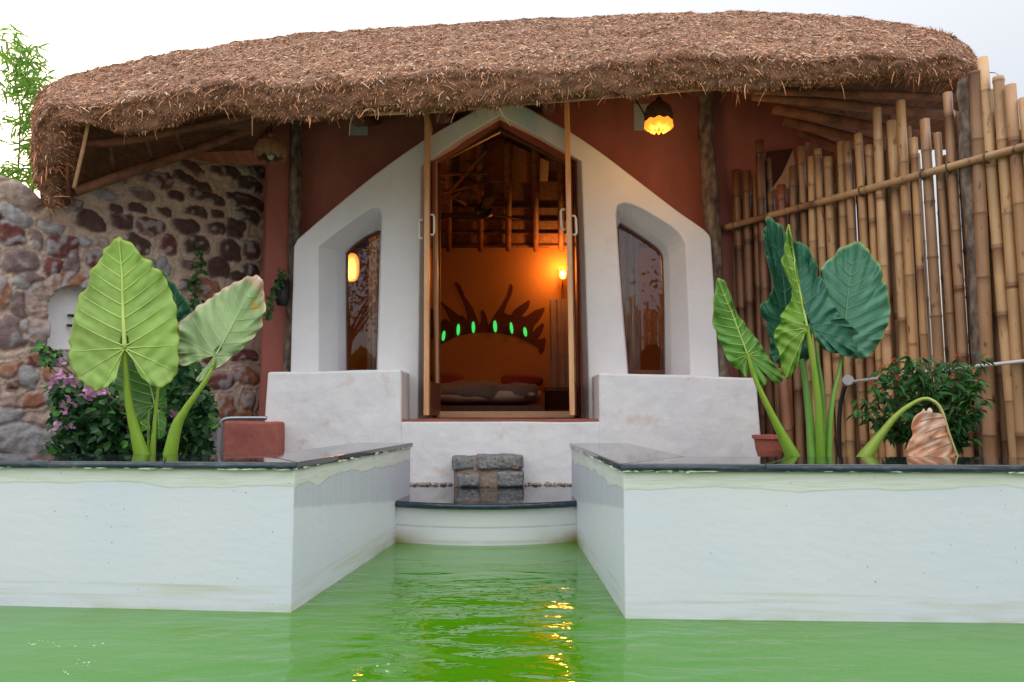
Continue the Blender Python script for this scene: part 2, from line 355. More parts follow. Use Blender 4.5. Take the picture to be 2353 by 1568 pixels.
# ------------------------------------------------------------------ setting
g=MB(); PX,PYR=4.0,-1.3
g.add([(-90,5.2,.24),(90,5.2,.24),(90,120,.24),(-90,120,.24)],[(0,1,2,3)])
g.add([(-90,-120,.24),(90,-120,.24),(90,PYR-.2,.24),(-90,PYR-.2,.24)],[(0,1,2,3)])
g.add([(-90,PYR-.2,.24),(-PX-.2,PYR-.2,.24),(-PX-.2,5.2,.24),(-90,5.2,.24)],[(0,1,2,3)]); g.add([(PX+.2,PYR-.2,.24),(90,PYR-.2,.24),(90,5.2,.24),(PX+.2,5.2,.24)],[(0,1,2,3)])
g.nofix=True
tag(g.build('ground',M['ground'],attr=False),kind='structure')
ZC=.645; TC=.032; ZU=ZC-TC; ZS=.275
nlx=PZ(668,1408,0); nrx=PZ(1437,1422,0)     # near corners at the water line
il=PZ(882,1243,0); ir=PZ(1338,1243,0)       # corners at the step
lf=PZ(0,1392,0); rf=PZ(2353,1433,0)
def ext(a,b,t): return (a[0]+(b[0]-a[0])*t, a[1]+(b[1]-a[1])*t)
L0=ext(nlx,lf,2.25); R0=ext(nrx,rf,2.2)
LA=(PZ(934,1021,ZC).x,5.45); RA=(PZ(1317,1021,ZC).x,5.40)
wm=MB(); wm.add([(-PX,PYR,0),(PX,PYR,0),(PX,5.6,0),(-PX,5.6,0)],[(0,1,2,3)]); wm.nofix=True
wt=wm.build('pool_water',M['water'],attr=False); tag(wt,kind='structure')
def slabpoly(mb,poly,z0,z1,mi=0):
    n=len(poly); vs=[(p[0],p[1],z0) for p in poly]+[(p[0],p[1],z1) for p in poly]
    tri=tessellate_polygon([[Vector((p[0],p[1],0)) for p in poly]])
    fs=[tuple(t) for t in tri]+[tuple(i+n for i in t) for t in tri]+[(i,(i+1)%n,(i+1)%n+n,i+n) for i in range(n)]
    mb.add(vs,fs,None,mi); return mb
def planter(side):
    near = nlx if side<0 else nrx; inn = il if side<0 else ir; far0 = L0 if side<0 else R0; far=(LA if side<0 else RA)
    lab='left' if side<0 else 'right'
    t=thing('pool_wall',(near[0],near[1],0),('pale green white pool wall with black coping left of the water inlet, in front of the pink bougainvillea'
        if side<0 else 'pale green white pool wall with black coping right of the water inlet, in front of the bamboo fence'),'pool wall','painted pool walls flanking the inlet')
    # wall body
    arm=.40; dep=.55
    n=Vector((near[0],near[1])); f0=Vector(far0); a=Vector(far); u=(f0-n).normalized(); perp=Vector((-u.y,u.x)); 
    if perp.y<0: perp=-perp
    au=(a-n).normalized(); ap=Vector((-au.y,au.x)); 
    if ap.x*side<0: ap=-ap
    # back line meets arm inner line
    def inter(p,d_,q,e):
        den=d_.x*e.y-d_.y*e.x; s_=((q.x-p.x)*e.y-(q.y-p.y)*e.x)/den; return p+d_*s_
    def foot(o_f,o_a,wf,wa,endo):
        c=inter(n-perp*o_f,u,n-ap*o_a,au)
        e=inter(n+perp*wf,u,n+ap*wa,au)
        return [tuple(f0-perp*o_f),tuple(c),tuple(a-ap*o_a+au*endo),tuple(a+ap*wa+au*endo),tuple(e),tuple(f0+perp*wf)]
    body=foot(0,0,dep-.05,arm-.04,0)
    mb=MB(); vsn=len(body); 
    vs=[(p[0],p[1],-1.2) for p in body]+[(p[0],p[1],ZU) for p in body]
    n6=6
    fs=[(i,(i+1)%n6,(i+1)%n6+n6,i+n6) for i in range(n6)]; 
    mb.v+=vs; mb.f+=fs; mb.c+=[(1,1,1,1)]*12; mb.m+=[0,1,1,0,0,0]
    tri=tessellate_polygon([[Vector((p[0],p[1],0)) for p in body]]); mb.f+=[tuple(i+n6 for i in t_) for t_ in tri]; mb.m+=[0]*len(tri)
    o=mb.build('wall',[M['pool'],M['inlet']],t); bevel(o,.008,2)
    # coping, cut in slabs along the front + one on the arm
    cp_=foot(.012,.012,dep,arm,.02)
    f0o,co_,ae,ai,ci,f0i=[Vector(p) for p in cp_]
    d1=(co_-f0o).length
    cuts=([0,.62,.80,1.0] if side<0 else [0,.45,.83,1.0])
    gap=.0015
    for k in range(3):
        p0=f0o.lerp(co_,cuts[k]); p1=f0o.lerp(co_,cuts[k+1]); q0=f0i.lerp(ci,cuts[k]); q1=f0i.lerp(ci,cuts[k+1])
        if k>0: p0=p0+u*(-gap); q0=q0+u*(-gap)
        m=MB(); slabpoly(m,[p0,p1,q1,q0],ZU+.001,ZC+random.uniform(-.0006,.0006)); m.m=[0]*len(m.f)
        ob=m.build('coping_slab',M['granite'],t,attr=False); bevel(ob,.007,3)
        # dull bullnose strip
        e=MB(); e.tube([(p0.x-perp.x*.001,p0.y-perp.y*.001,ZU+TC/2-.002),(p1.x-perp.x*.001,p1.y-perp.y*.001,ZU+TC/2-.002)],TC/2*.86,12); e.build('bullnose_edge',M['granite_edge'],ob,smooth_=True,attr=False)
    m=MB(); c2=co_+au*gap; ci2=ci+au*gap; slabpoly(m,[c2,ae,ai,ci2],ZU+.001,ZC); ob=m.build('coping_slab',M['granite'],t,attr=False); bevel(ob,.005,2)
    # paint smears and grout under the coping
    m=MB(); m.nofix=True
    for (p0,p1,dd,cnt) in ((f0o,co_,-perp,520),(co_,ae,-ap,260)):
        for k in range(cnt):
            s=random.random()**(.7 if dd is not -ap else 1); q=p0.lerp(p1,s); r_=random.uniform(.0012,.0042); zz=ZU+random.gauss(0,.003)
            ln=random.uniform(2,9)*r_
            if mnoise.noise(Vector((s*9,cnt,0)))+.25*random.random()<.12: continue
            dirn=(p1-p0).normalized()
            edge_k=random.random()<.5; ctr=Vector((q.x,q.y,zz+(.004 if edge_k else 0)))+Vector((dd.x,dd.y,0))*(.0085 if edge_k else -.010)
            pts=[]
            for a_ in range(6):
                an=a_/6*6.283; pts.append(ctr+Vector((dirn.x,dirn.y,0))*math.cos(an)*ln+Vector((0,0,1))*math.sin(an)*r_+Vector((dd.x,dd.y,0))*.0)
            top=ctr+Vector((dd.x,dd.y,0))*r_*.9
            m.add(pts+[top],[(i,(i+1)%6,6) for i in range(6)],(.66,.71,.60))
    m.build('paint_smear',mat('smeared paint'+lab,None,attr=True,rough=.6,var=.05),t)
    return t
planter(-1); planter(1)
m=MB(); slabpoly(m,[(-7,3.9),(-1.36,3.9),(-1.24,5.3),(-1.3,5.9),(-7,5.9)],.1,.50); slabpoly(m,[(1.35,3.75),(7,3.6),(7,5.9),(1.2,5.9),(1.15,5.3)],.1,.50)
tag(m.build('planter_soil',M['soil'],attr=False),kind='structure')
# rear and side pool edges (behind the camera)
t=thing('pool_edge',(0,PYR,0),'pale painted outer rim of the pool beside and behind the viewer','pool edge'); m=MB(); m.box((-PX-.2,PYR-.2,-1),(PX+.2,PYR,.30)); m.box((-PX-.2,PYR+.002,-1),(-PX,3.6,.30)); m.box((PX,PYR+.002,-1),(PX+.2,3.4,.30)); m.build('rim',M['pool'],t)
# froth bubbles drifting on the water
m=MB(); random.seed(11)
for (u,v,n_,su,sv) in ((118,1480,14,36,6),(195,1522,7,12,4),(145,1545,4,20,4),(880,1535,8,45,10)):
    for k in range(n_):
        c=PZ(u+random.gauss(0,su),v+random.gauss(0,sv),0); r_=random.uniform(.002,.005)
        vs=[]
        for j in range(3):
            for q in range(8): a=q/8*6.283; e=j*.5; vs.append((c.x+r_*math.cos(e)*math.cos(a),c.y+r_*math.cos(e)*math.sin(a),r_*.6*math.sin(e)+.0005))
        vs.append((c.x,c.y,r_*.6)); fs=[(j*8+q,j*8+(q+1)%8,(j+1)*8+(q+1)%8,(j+1)*8+q) for j in range(2) for q in range(8)]+[(16+q,16+(q+1)%8,24) for q in range(8)]
        m.add(vs,fs)
tag(m.build('froth_bubbles',mat('froth',(.40,.55,.34),rough=.1,var=.05,spec=.8),smooth_=True,attr=False),'tiny froth bubbles drifting on the green pool water','bubbles',kind='stuff')
random.seed(7)
# step with curved granite slab
st=thing('entry_step',(.1,5.2,0),'curved black granite slab on a stained white riser at the end of the inlet','step')
def arc(x0,x1,y0,bow,n=24,dx=0): return [(x0+(x1-x0)*i/n+dx, y0-bow*(1-(2*i/n-1)**2)) for i in range(n+1)]
sl_=PZ(884,1152,ZS); sr_=PZ(1338,1155,ZS)
a=arc(il.x-.03,ir.x+.03,5.135,.20); m=MB(); slabpoly(m,a+[(ir.x+.02,6.1),(il.x,6.1)],-1.0,ZS-.045); m.build('riser',M['riser'],st,attr=False)
a=arc(il.x-.004,ir.x+.012,5.10,.20); m=MB(); slabpoly(m,a+[(RA[0]-.004,5.40),(RA[0]+.3,5.5),(RA[0]+.3,6.12),(LA[0]-.3,6.12),(LA[0]-.3,5.5),(LA[0]+.004,5.45)],ZS-.04,ZS)
ob=m.build('granite_slab',M['granite'],st,attr=False); bevel(ob,.008,3)
# step front dull edge
e=MB(); e.tube([(p[0],p[1]-.003,ZS-.02) for p in a[0:25]],.0165,10); e.build('slab_edge',M['granite_edge'],ob,smooth_=True,attr=False)
# gravel strip pebbles along the plinth
m=MB(); m.nofix=True
for k in range(420):
    x=random.uniform(-.85,.80); 
    if -.50<x<.1 and random.random()<.5: continue
    c=Vector((x,random.uniform(6.08,6.2),ZS+random.uniform(0,.012))); r_=random.uniform(.006,.018)
    vs=[c+Vector((r_*random.uniform(.7,1.3)*a,r_*random.uniform(.7,1.3)*b_,r_*random.uniform(.6,1)*e_)) for a,b_,e_ in ((1,0,0),(-1,0,0),(0,1,0),(0,-1,0),(0,0,1),(0,0,-1))]
    cc=random.choice([(.32,.28,.26),(.42,.36,.33),(.22,.22,.24),(.4,.22,.16)])
    m.add(vs,[(0,2,4),(2,1,4),(1,3,4),(3,0,4),(2,0,5),(1,2,5),(3,1,5),(0,3,5)],cc)
tag(m.build('gravel',mat('pebbles',None,attr=True,rough=.9,var=.2)),'loose gravel strip along the foot of the white plinth','gravel',kind='stuff')
# rubble stone step
t=thing('stone_step',PZ(1120,1117,ZS),'small grey rubble stone step standing before the white plinth','step')
m=MB()
def rock(mb,a,b,seed,amp=.012,col=None,mi=0,n=7):
    a=Vector(a); b=Vector(b); c=(a+b)/2; h=(b-a)/2; vs=[]; fs=[]; idx={}
    for ax in range(3):
        for sg in (-1,1):
            for i in range(n+1):
                for j in range(n+1):
                    q=[0,0,0]; q[ax]=sg; q[(ax+1)%3]=2*i/n-1; q[(ax+2)%3]=2*j/n-1
                    key=tuple(round(x_,4) for x_ in q)
                    if key not in idx:
                        p=Vector(q); l4=(abs(p.x)**12+abs(p.y)**12+abs(p.z)**12)**(1/12); p2=p/l4
                        w_=c+Vector((p2.x*h.x,p2.y*h.y,p2.z*h.z)); nn=mnoise.noise_vector(w_*9+Vector((seed,0,0)))
                        w_=w_+nn*amp; idx[key]=len(vs); vs.append(w_)
    for ax in range(3):
        for sg in (-1,1):
            for i in range(n):
                for j in range(n):
                    ks=[]
                    for (ii,jj) in ((i,j),(i+1,j),(i+1,j+1),(i,j+1)):
                        q=[0,0,0]; q[ax]=sg; q[(ax+1)%3]=2*ii/n-1; q[(ax+2)%3]=2*jj/n-1
                        ks.append(idx[tuple(round(x_,4) for x_ in q)])
                    fs.append(tuple(ks))
    mb.add(vs,fs,col,mi)
x0=P(1040,1080,6.05).x; x1=P(1202,1080,6.05).x; zt=P(1120,1046,6.0).z
zm=ZS+(zt-ZS)*.5
core=MB(); rock(core,(x0+.02,5.97,ZS-.02),(x1-.015,6.22,zt-.012),3,.012); core.build('mortar_core',M['mortar'],t,smooth_=True)
for i,(a_,b_) in enumerate((((x0,5.95,zm+.01),(x0+.17,6.2,zt-.01)),((x0+.19,5.94,zm+.015),(x1,6.2,zt)),((x0+.04,5.94,ZS),(x0+.22,6.2,zm-.02)),((x0+.36,5.94,ZS),(x1,6.2,zm)))):
    r_=MB(); rock(r_,a_,b_,i*7+1,.014); r_.build('rubble_stone',M['greystone'],t,smooth_=True)

# ------------------------------------------------------------------ house
YS, YR, YD, YSEAT = 6.72, 7.0, 7.22, 6.2
house=thing('thatched_cottage',(0,7,.24),'thatched cottage with red plaster walls, white pointed arch surround and open glazed doors','house')
def pts(l,Y): return [P(u,v,Y) for u,v in l]
def V2(l,sub,closed=False): return [(p.x,p.y) for p in crom([Vector((a,b,0)) for a,b in l],sub,closed)]
# outline of the white surround
outer=[(670,1000),(668,850),(672,700),(676,567),(684,551)]+V2([(684,551),(760,485),(862,402),(945,342),(1010,300)],3)[1:]+[(1089,256),(1152,222),(1215,250),(1294,294)]+V2([(1294,294),(1362,338),(1447,402),(1551,482),(1619,530),(1633,550)],3)[1:]+[(1643,700),(1652,862),(1655,1000)]
door0=[(960,1000),(962,850),(965,600),(968,383),(1060,318),(1148,267),(1240,314),(1335,371),(1344,600),(1352,857),(1354,1000)]
door1=[(1000,1000),(1001,850),(1002,600),(1004,366),(1075,325),(1150,281),(1230,322),(1318,371),(1324,600),(1330,857),(1331,1000)]
wl0=[(733,860),(733,568)]+V2([(733,568),(771,537),(811,508),(840,487),(862,477),(874,478)],4)[1:]+[(878,486),(874,650),(867,860)]
wl1=[(777,860),(775,700),(772,576)]+V2([(772,576),(802,547),(830,526),(868,505)],4)[1:]+[(876,505),(872,650),(866,860)]
wl2=[(797,860),(796,720),(796,583)]+V2([(796,583),(812,566),(840,545),(868,532)],4)[1:]+[(875,532),(871,650),(865,860)]
wr0=[(1442,860),(1428,700),(1416,520),(1415,486)]+V2([(1415,486),(1420,471),(1436,467),(1470,478),(1530,513),(1562,538),(1574,565)],4)[1:]+[(1580,700),(1586,862)]
wr1=[(1443,860),(1430,700),(1418,530),(1417,494)]+V2([(1417,494),(1450,508),(1500,541),(1528,563),(1537,584)],4)[1:]+[(1541,720),(1543,862)]
wr2=[(1444,860),(1432,720),(1420,560),(1419,512)]+V2([(1419,512),(1448,529),(1490,556),(1516,578),(1523,600)],4)[1:]+[(1526,720),(1527,862)]
def rs(l,n):
    d=[0]
    for a,b in zip(l,l[1:]): d.append(d[-1]+math.hypot(b[0]-a[0],b[1]-a[1]))
    return [(float(np.interp(d[-1]*k/(n-1),d,[p[0] for p in l])),float(np.interp(d[-1]*k/(n-1),d,[p[1] for p in l]))) for k in range(n)]
def ring3(l):
    # left jamb, arch, right jamb with fixed point counts so the rings can be lofted
    vs_=[p[1] for p in l]; i0=next(i for i,p in enumerate(l) if p[1]<590)
    i1=len(l)-1-next(i for i,p in enumerate(l[::-1]) if p[1]<(600 if l[0][0]>1000 else 540))
    return rs(l[:i0+1],6)[:-1]+rs(l[i0:i1+1],16)+rs(l[i1:],8)[1:]
wl0,wl1,wl2,wr0,wr1,wr2=[ring3(l) for l in (wl0,wl1,wl2,wr0,wr1,wr2)]
def loft(mb,a,b,closed=False):
    n=len(a); fs=[(i,(i+1)%n,(i+1)%n+n,i+n) for i in range(n if closed else n-1)]; mb.add(list(a)+list(b),fs)
def face(mb,poly,holes=(),col=None,mi=0):
    ls=[list(poly)]+[list(h) for h in holes]
    tri=tessellate_polygon([[Vector((p[0],p[2],0)) for p in l] for l in ls]); fl=[p for l in ls for p in l]
    mb.add(fl,[tuple(t) for t in tri],col,mi)
m=MB(); fr=pts(outer,YS); d0=pts(door0,YS); d1=pts(door1,YD)
def inset(l,d,dy):
    ar=sum(a.x*b.z-b.x*a.z for a,b in zip(l,l[1:]+l[:1])); sg=1 if ar>0 else -1; o=[]
    n=len(l)
    for i in range(n):
        a,b,c=l[i-1],l[i],l[(i+1)%n]; e1=Vector((b.x-a.x,b.z-a.z)); e2=Vector((c.x-b.x,c.z-b.z))
        if e1.length<1e-6: e1=e2
        if e2.length<1e-6: e2=e1
        n1=Vector((-e1.y,e1.x)).normalized()*sg; n2=Vector((-e2.y,e2.x)).normalized()*sg; nn=(n1+n2); k=d/max(.35,nn.length/2); nn.normalize(); o.append(Vector((b.x+nn.x*k,b.y+dy,b.z+nn.y*k)))
    return o
big=fr+d0[::-1]; c1=inset(big,.004,-.005); c2=inset(big,.012,-.009); wls=[]
for w_ in (wl0,wr0):
    q=pts(w_,YS); a1=inset(q,-.004,-.005); a2=inset(q,-.012,-.009); loft(m,q,a1,True); loft(m,a1,a2,True); wls.append(a2)
face(m,c2,wls); loft(m,big,c1,True); loft(m,c1,c2,True)
bk=[Vector((p.x,YR+.04,p.z)) for p in fr]; loft(m,fr,bk); loft(m,d0,d1)
for a,b,c in ((wl0,wl1,wl2),(wr0,wr1,wr2)):
    loft(m,pts(a,YS),pts(b,YR-.02)); loft(m,pts(b,YR-.02),pts(c,YR+.17))
o=m.build('arched_surround',M['white'],house,attr=False,weld=.0005)
# red front wall, behind the surround
def grow(l,Y,k=1.012,dz=0):
    q=pts(l,Y); c=sum(q,Vector())/len(q); return [c+(p-c)*k for p in q]
red=[(592,1010),(598,850),(606,500),(612,300),(620,215),(760,180),(1500,165),(1700,185),(1780,240),(1850,300),(1852,600),(1852,1010)]
m=MB(); hd=[P(u,v,YR) for u,v in door1[1:-1]]; 
rd=pts(red,YR); hl=grow([(p[0],min(p[1],855)) for p in wl1],YR,1.03); hr=grow([(p[0],min(p[1],855)) for p in wr1],YR,1.03)
hdoor=[P(u,v,YR) for u,v in [(995,990),(997,600),(1000,360),(1150,272),(1322,366),(1330,600),(1336,990)]]
face(m,rd,[hl,hr,hdoor]); bkp=[Vector((p.x,YR+.22,p.z)) for p in rd]; loft(m,rd,bkp,True)
face(m,bkp,[[Vector((p.x,YR+.22,p.z)) for p in h] for h in (hl,hr,hdoor)])
for h in (hl,hr,hdoor): loft(m,h,[Vector((p.x,YR+.22,p.z)) for p in h],True)
front=m.build('front_wall',M['red'],house,attr=False)
# red pilaster at the left corner of the front
m=MB(); a=[(592,1040),(599,850),(609,500),(616,250),(668,250),(664,560),(660,850),(658,1040)]; m.prism(pts(a,YR-.12),[Vector((p.x,YR+.0,p.z)) for p in pts(a,YR-.12)])
o=m.build('corner_pilaster',M['red'],house,attr=False); bevel(o,.02,3)
# plinth between the benches, with red cement threshold
ztop=P(1150,966,YSEAT).z
xl=P(923,960,YSEAT).x; xr=P(1376,960,YSEAT).x
def wob(mb,x0,x1,y0,y1,z0,z1,nx=16,nz=8,seed=0,amp=.012):
    # hand-plastered block: front face and edges wander a little
    def d(x,y,z): return mnoise.noise(Vector((x*2.2+seed,y*2.2,z*2.2)))*amp
    vs=[];fs=[]
    def quad(f,nu,nv):
        n0=len(vs)
        for i in range(nu+1):
            for j in range(nv+1):
                p=Vector(f(i/nu,j/nv)); vs.append((p.x+d(p.x,p.y,p.z),p.y+d(p.x+9,p.y,p.z),p.z+d(p.x,p.y+9,p.z)))
        for i in range(nu):
            for j in range(nv):
                a=n0+i*(nv+1)+j; fs.append((a,a+nv+1,a+nv+2,a+1))
    L_=lambda a,b,t:a+(b-a)*t
    quad(lambda s,t:(L_(x0,x1,s),y0,L_(z0,z1,t)),nx,nz); quad(lambda s,t:(L_(x0,x1,s),y1,L_(z0,z1,t)),nx,nz)
    quad(lambda s,t:(x0,L_(y0,y1,s),L_(z0,z1,t)),6,nz); quad(lambda s,t:(x1,L_(y0,y1,s),L_(z0,z1,t)),6,nz)
    quad(lambda s,t:(L_(x0,x1,s),L_(y0,y1,t),z1),nx,6); quad(lambda s,t:(L_(x0,x1,s),L_(y0,y1,t),z0),nx,6)
    mb.add(vs,fs)
m=MB(); wob(m,xl-.3,xr+.3,YSEAT+.012,YD+.3,.2,ztop-.012,40,10,5); o=m.build('plinth',M['rough_white'],house,attr=False,weld=.001); bevel(o,.012,2)
m=MB(); wob(m,xl+.0,xr-.0,YSEAT+.02,YD+.3,ztop-.012,ztop+.008,40,2,5,.006); m.build('red_threshold_top',M['red'],house,attr=False,weld=.001)
z_s=P(760,852,YSEAT).z; z_r=P(1550,862,YSEAT).z
# benches : slightly tapering blocks
def bench(px_l0,px_l1,px_r0,px_r1,vt_l,vt_r,seed):
    # l0/l1: left edge u at top/bottom ; r0/r1 the same for the right edge
    Y0=YSEAT; Yb=YS+.25
    n=22; nz_=14; vs=[]; fs=[]
    tl=P(px_l0,vt_l,Y0); tr=P(px_r0,vt_r,Y0); bl=P(px_l1,1040,Y0); br=P(px_r1,1040,Y0)
    xs_b=[bl.x+(bl.x-tl.x)*.35, br.x+(br.x-tr.x)*.35]
    def pt(s,t,dy):
        xt=tl.x+(tr.x-tl.x)*s; xb=xs_b[0]+(xs_b[1]-xs_b[0])*s; zt_=tl.z+(tr.z-tl.z)*s
        x=xb+(xt-xb)*t; z=.2+(zt_-.2)*t; k=mnoise.noise(Vector((x*2+seed,z*2,dy)))*.014
        return (x+k*(abs(s-.5)>.49), Y0+dy+k*.6, z+k*.5*(t>.99))
    grid=[]
    for dy in (0,Yb-Y0):
        g_=[[None]*(nz_+1) for _ in range(n+1)]
        for i in range(n+1):
            for j in range(nz_+1): g_[i][j]=len(vs); vs.append(pt(i/n,j/nz_,dy))
        grid.append(g_)
    A,B=grid
    for i in range(n):
        for j in range(nz_):
            fs.append((A[i][j],A[i+1][j],A[i+1][j+1],A[i][j+1])); fs.append((B[i][j],B[i][j+1],B[i+1][j+1],B[i+1][j]))
        fs.append((A[i][nz_],A[i+1][nz_],B[i+1][nz_],B[i][nz_]))
    for j in range(nz_):
        fs.append((A[0][j],A[0][j+1],B[0][j+1],B[0][j])); fs.append((A[n][j],B[n][j],B[n][j+1],A[n][j+1]))
    m=MB(); m.add(vs,fs); o=m.build('plaster_bench',M['rough_white'],house,smooth_=False,attr=False); bevel(o,.020,3,50); return o
bench(612,607,922,924,856,849,1); bench(1376,1377,1738,1754,857,869,8)
# white sheet: lower part of the surround continues behind the benches (already), door frame
m=MB()
def bar(mb,p,q,wx,wy,mi=0):      # rectangular bar between 3-d points, wx in-plane width, wy depth
    p=Vector(p); q=Vector(q); d=(q-p).normalized(); sdir=Vector((0,1,0)); n=d.cross(sdir).normalized()*wx/2; s2=sdir*wy/2
    vs=[p+n-s2,p-n-s2,p-n+s2,p+n+s2,q+n-s2,q-n-s2,q-n+s2,q+n+s2]
    mb.add(vs,[(0,1,2,3),(4,7,6,5),(0,4,5,1),(1,5,6,2),(2,6,7,3),(3,7,4,0)],None,mi)
YF=YD+.05
fp=[(1006,958),(1007,366),(1150,292),(1313,372),(1318,958)]
q=pts(fp,YF); wd=[.05,.10,.10,.05]
for i in range(4): bar(m,q[i],q[i+1],wd[i],.05+i*.002)
o=m.build('door_frame',M['darkwood'],house,attr=False); bevel(o,.005,2)
m=MB(); bar(m,P(1004,953,YF-.05),P(1320,953,YF-.05),.062,.12); o=m.build('door_sill',M['palewood'],house,attr=False); bevel(o,.004,2)
# open door leaves
def leaf_door(free_b,free_t,hin_b,hin_t,Yfree,Yh,side):
    fb=P(*free_b,Yfree); ft=P(*free_t,Yfree); hb=P(*hin_b,Yh); ht=P(*hin_t,Yh)
    root=MB(); th=.045
    nrm=Vector((fb.y-hb.y, -(fb.x-hb.x),0)).normalized()
    if nrm.x<0: nrm=-nrm
    def member(a,b,w_,inward):    # a->b edge, w_ width towards 'inward'
        a=Vector(a); b=Vector(b); iw=Vector(inward).normalized()*w_; t_=nrm*th/2
        vs=[a-t_,a+t_,a+iw+t_,a+iw-t_,b-t_,b+t_,b+iw+t_,b+iw-t_]
        root.add(vs,[(0,1,2,3),(4,7,6,5),(0,4,5,1),(1,5,6,2),(2,6,7,3),(3,7,4,0)])
    toH=(hb-fb); toH.z=0; toF=-toH
    member(fb,ft,.075,toH); member(hb,ht,.075,toF)
    bt=Vector((0,0,1)); h=toH.normalized()*.077
    member(fb+h,hb-h,.12,bt); member(ft+h+Vector((0,0,-.12)),ht-h+Vector((0,0,-.12)),.10,bt)
    o=root.build('door_leaf',M['doorwood'],house,attr=False); bevel(o,.004,2)
    g_=MB(); i1=fb+h+Vector((0,0,.12)); i2=hb-h+Vector((0,0,.12)); i3=ht-h+Vector((0,0,-.12)); i4=ft+h+Vector((0,0,-.12))
    k=nrm*.003; g_.add([p-k for p in (i1,i2,i3,i4)]+[p+k for p in (i1,i2,i3,i4)],[(0,1,2,3),(7,6,5,4),(0,4,5,1),(1,5,6,2),(2,6,7,3),(3,7,4,0)])
    g_.build('glass_pane',M['pane'],o,attr=False)
    # worn kick block at the foot
    kb=MB(); c=fb+toH*.12+Vector((0,0,.0)); 
    a_=fb+toH*.1; b_=fb+toH*.93; 
    t_=nrm*(th/2+.006)
    kb.add([a_-t_,a_+t_,b_+t_,b_-t_]+[p+Vector((0,0,.30)) for p in (a_-t_,a_+t_,b_+t_,b_-t_)],[(3,2,1,0),(4,5,6,7),(0,1,5,4),(1,2,6,5),(2,3,7,6),(3,0,4,7)])
    kb.build('worn_kick_panel',M['darkwood'],o,attr=False)
    return o,fb,ft,nrm,toH.normalized()
def handle(o,uv0,uv1,Y,dx):
    a=P(*uv0,Y); b=P(*uv1,Y); e=Vector((dx,0,0)); dz=(a-b).z*.12
    m=MB(); m.tube([a,a+e*.75,a+e+Vector((0,0,-dz)),b+e+Vector((0,0,dz)),b+e*.75,b],.011,8); h_=m.build('pull_handle',M['handle'],o,smooth_=True,attr=False)
o,*_=leaf_door((979,955),(981,262),(1005,955),(1000,330),6.48,7.16,-1)
handle(o,(988,494),(988,540),6.52,.038); handle(o,(972,506),(972,548),6.52,-.035)
o,*_=leaf_door((1315,955),(1302,235),(1321,955),(1308,345),6.44,7.16,1)
handle(o,(1298,482),(1300,528),6.48,-.038); handle(o,(1313,497),(1315,540),6.48,.038)
# windows
for nm,w_ in (('l',wl2),('r',wr2)):
    q=pts(w_,YR+.15); c=sum(q,Vector())/len(q)
    m=MB(); inn=[c+(p-c)*.955 for p in q]; 
    n=len(q); back=[p+Vector((0,.05,0)) for p in q]; binn=[p+Vector((0,.05,0)) for p in inn]
    loft(m,q,inn,True); loft(m,inn,binn,True); loft(m,back,binn,True); loft(m,q,back,True)
    fo=m.build('window',M['darkwood'],house,attr=False)
    g_=MB(); face(g_,[c+(p-c)*.97+Vector((0,.02,0)) for p in q]); face(g_,[c+(p-c)*.97+Vector((0,.026,0)) for p in q]); g_.nofix=True; g_.build('glass_pane',M['pane'],fo,attr=False)
# vents
for (u0,v0,u1,v1) in ((804,262,845,311),(1456,250,1502,300)):
    m=MB(); a=P(u0,v0,YR-.012); b=P(u1,v1,YR-.012); m.box((a.x,YR-.014,b.z),(b.x,YR-.003,a.z+.05)); o=m.build('vent_board',M['vent'],house,attr=False); bevel(o,.004,2)
# bark posts
for l,r_,Y in (([(667,1000),(664,850),(672,700),(676,560),(680,420),(682,300),(682,190)],[.05,.05,.05,.058,.058,.055,.05],YS+.12),
             ([(1663,1000),(1660,850),(1648,700),(1640,560),(1630,420),(1622,300),(1619,160)],[.062,.062,.065,.075,.075,.07,.065],YS+.10)):
    m=MB(); pp,rr=smooth(pts(l,Y),r_,8)
    m.tube(pp,rr,18)
    m.v=[tuple(Vector(p)+mnoise.noise_vector(Vector(p)*9)*.012) for p in m.v]
    m.build('post',M['post'],house,smooth_=True,attr=False)
# interior room
XL,XR,YB=-2.45,2.55,11.0; ZF=ztop-.01
zc=lambda y: 3.38+(11-y)*.181
def quadm(name,vs,mt,parent=house):
    m=MB(); m.nofix=True; m.add(vs,[tuple(range(len(vs)))]); return m.build(name,mt,parent,attr=False)
quadm('room_floor',[(XL,YR+.22,ZF-.006),(XR,YR+.22,ZF-.006),(XR,YB,ZF-.006),(XL,YB,ZF-.006)],M['floor'])
back=quadm('back_wall',[(XL,YB,.2),(XR,YB,.2),(XR,YB,3.6),(XL,YB,3.6)],M['orangewall'])
quadm('side_wall',[(XL,YR+.22,.2),(XL,YB,.2),(XL,YB,4.3),(XL,YR+.22,4.3)],M['orangewall'])
quadm('side_wall',[(XR,YR+.22,.2),(XR,YB,.2),(XR,YB,4.3),(XR,YR+.22,4.3)],M['orangewall'])
ceil=quadm('ceiling',[(XL,YR+.1,zc(YR+.1)),(XR,YR+.1,zc(YR+.1)),(XR,YB+.02,zc(YB)),(XL,YB+.02,zc(YB))],M['matting'])
def onceil(u,v,off=.0):
    x,y,z=ray(u,v); s=(3.38+11*.181-off-H)/(z+.181*y); return Vector((x*s,y*s,H+z*s))
for v in (418,477,507,536,566):
    a=onceil(900,v,.03); b=onceil(1420,v,.03); m=MB(); m.tube([(XL+.02,a.y,a.z),((XL+XR)/2,a.y,a.z+.01),(XR-.02,b.y,b.z)],.024 if v<560 else .035,8); m.build('ceiling_batten',M['beam'],ceil,smooth_=True,attr=False)
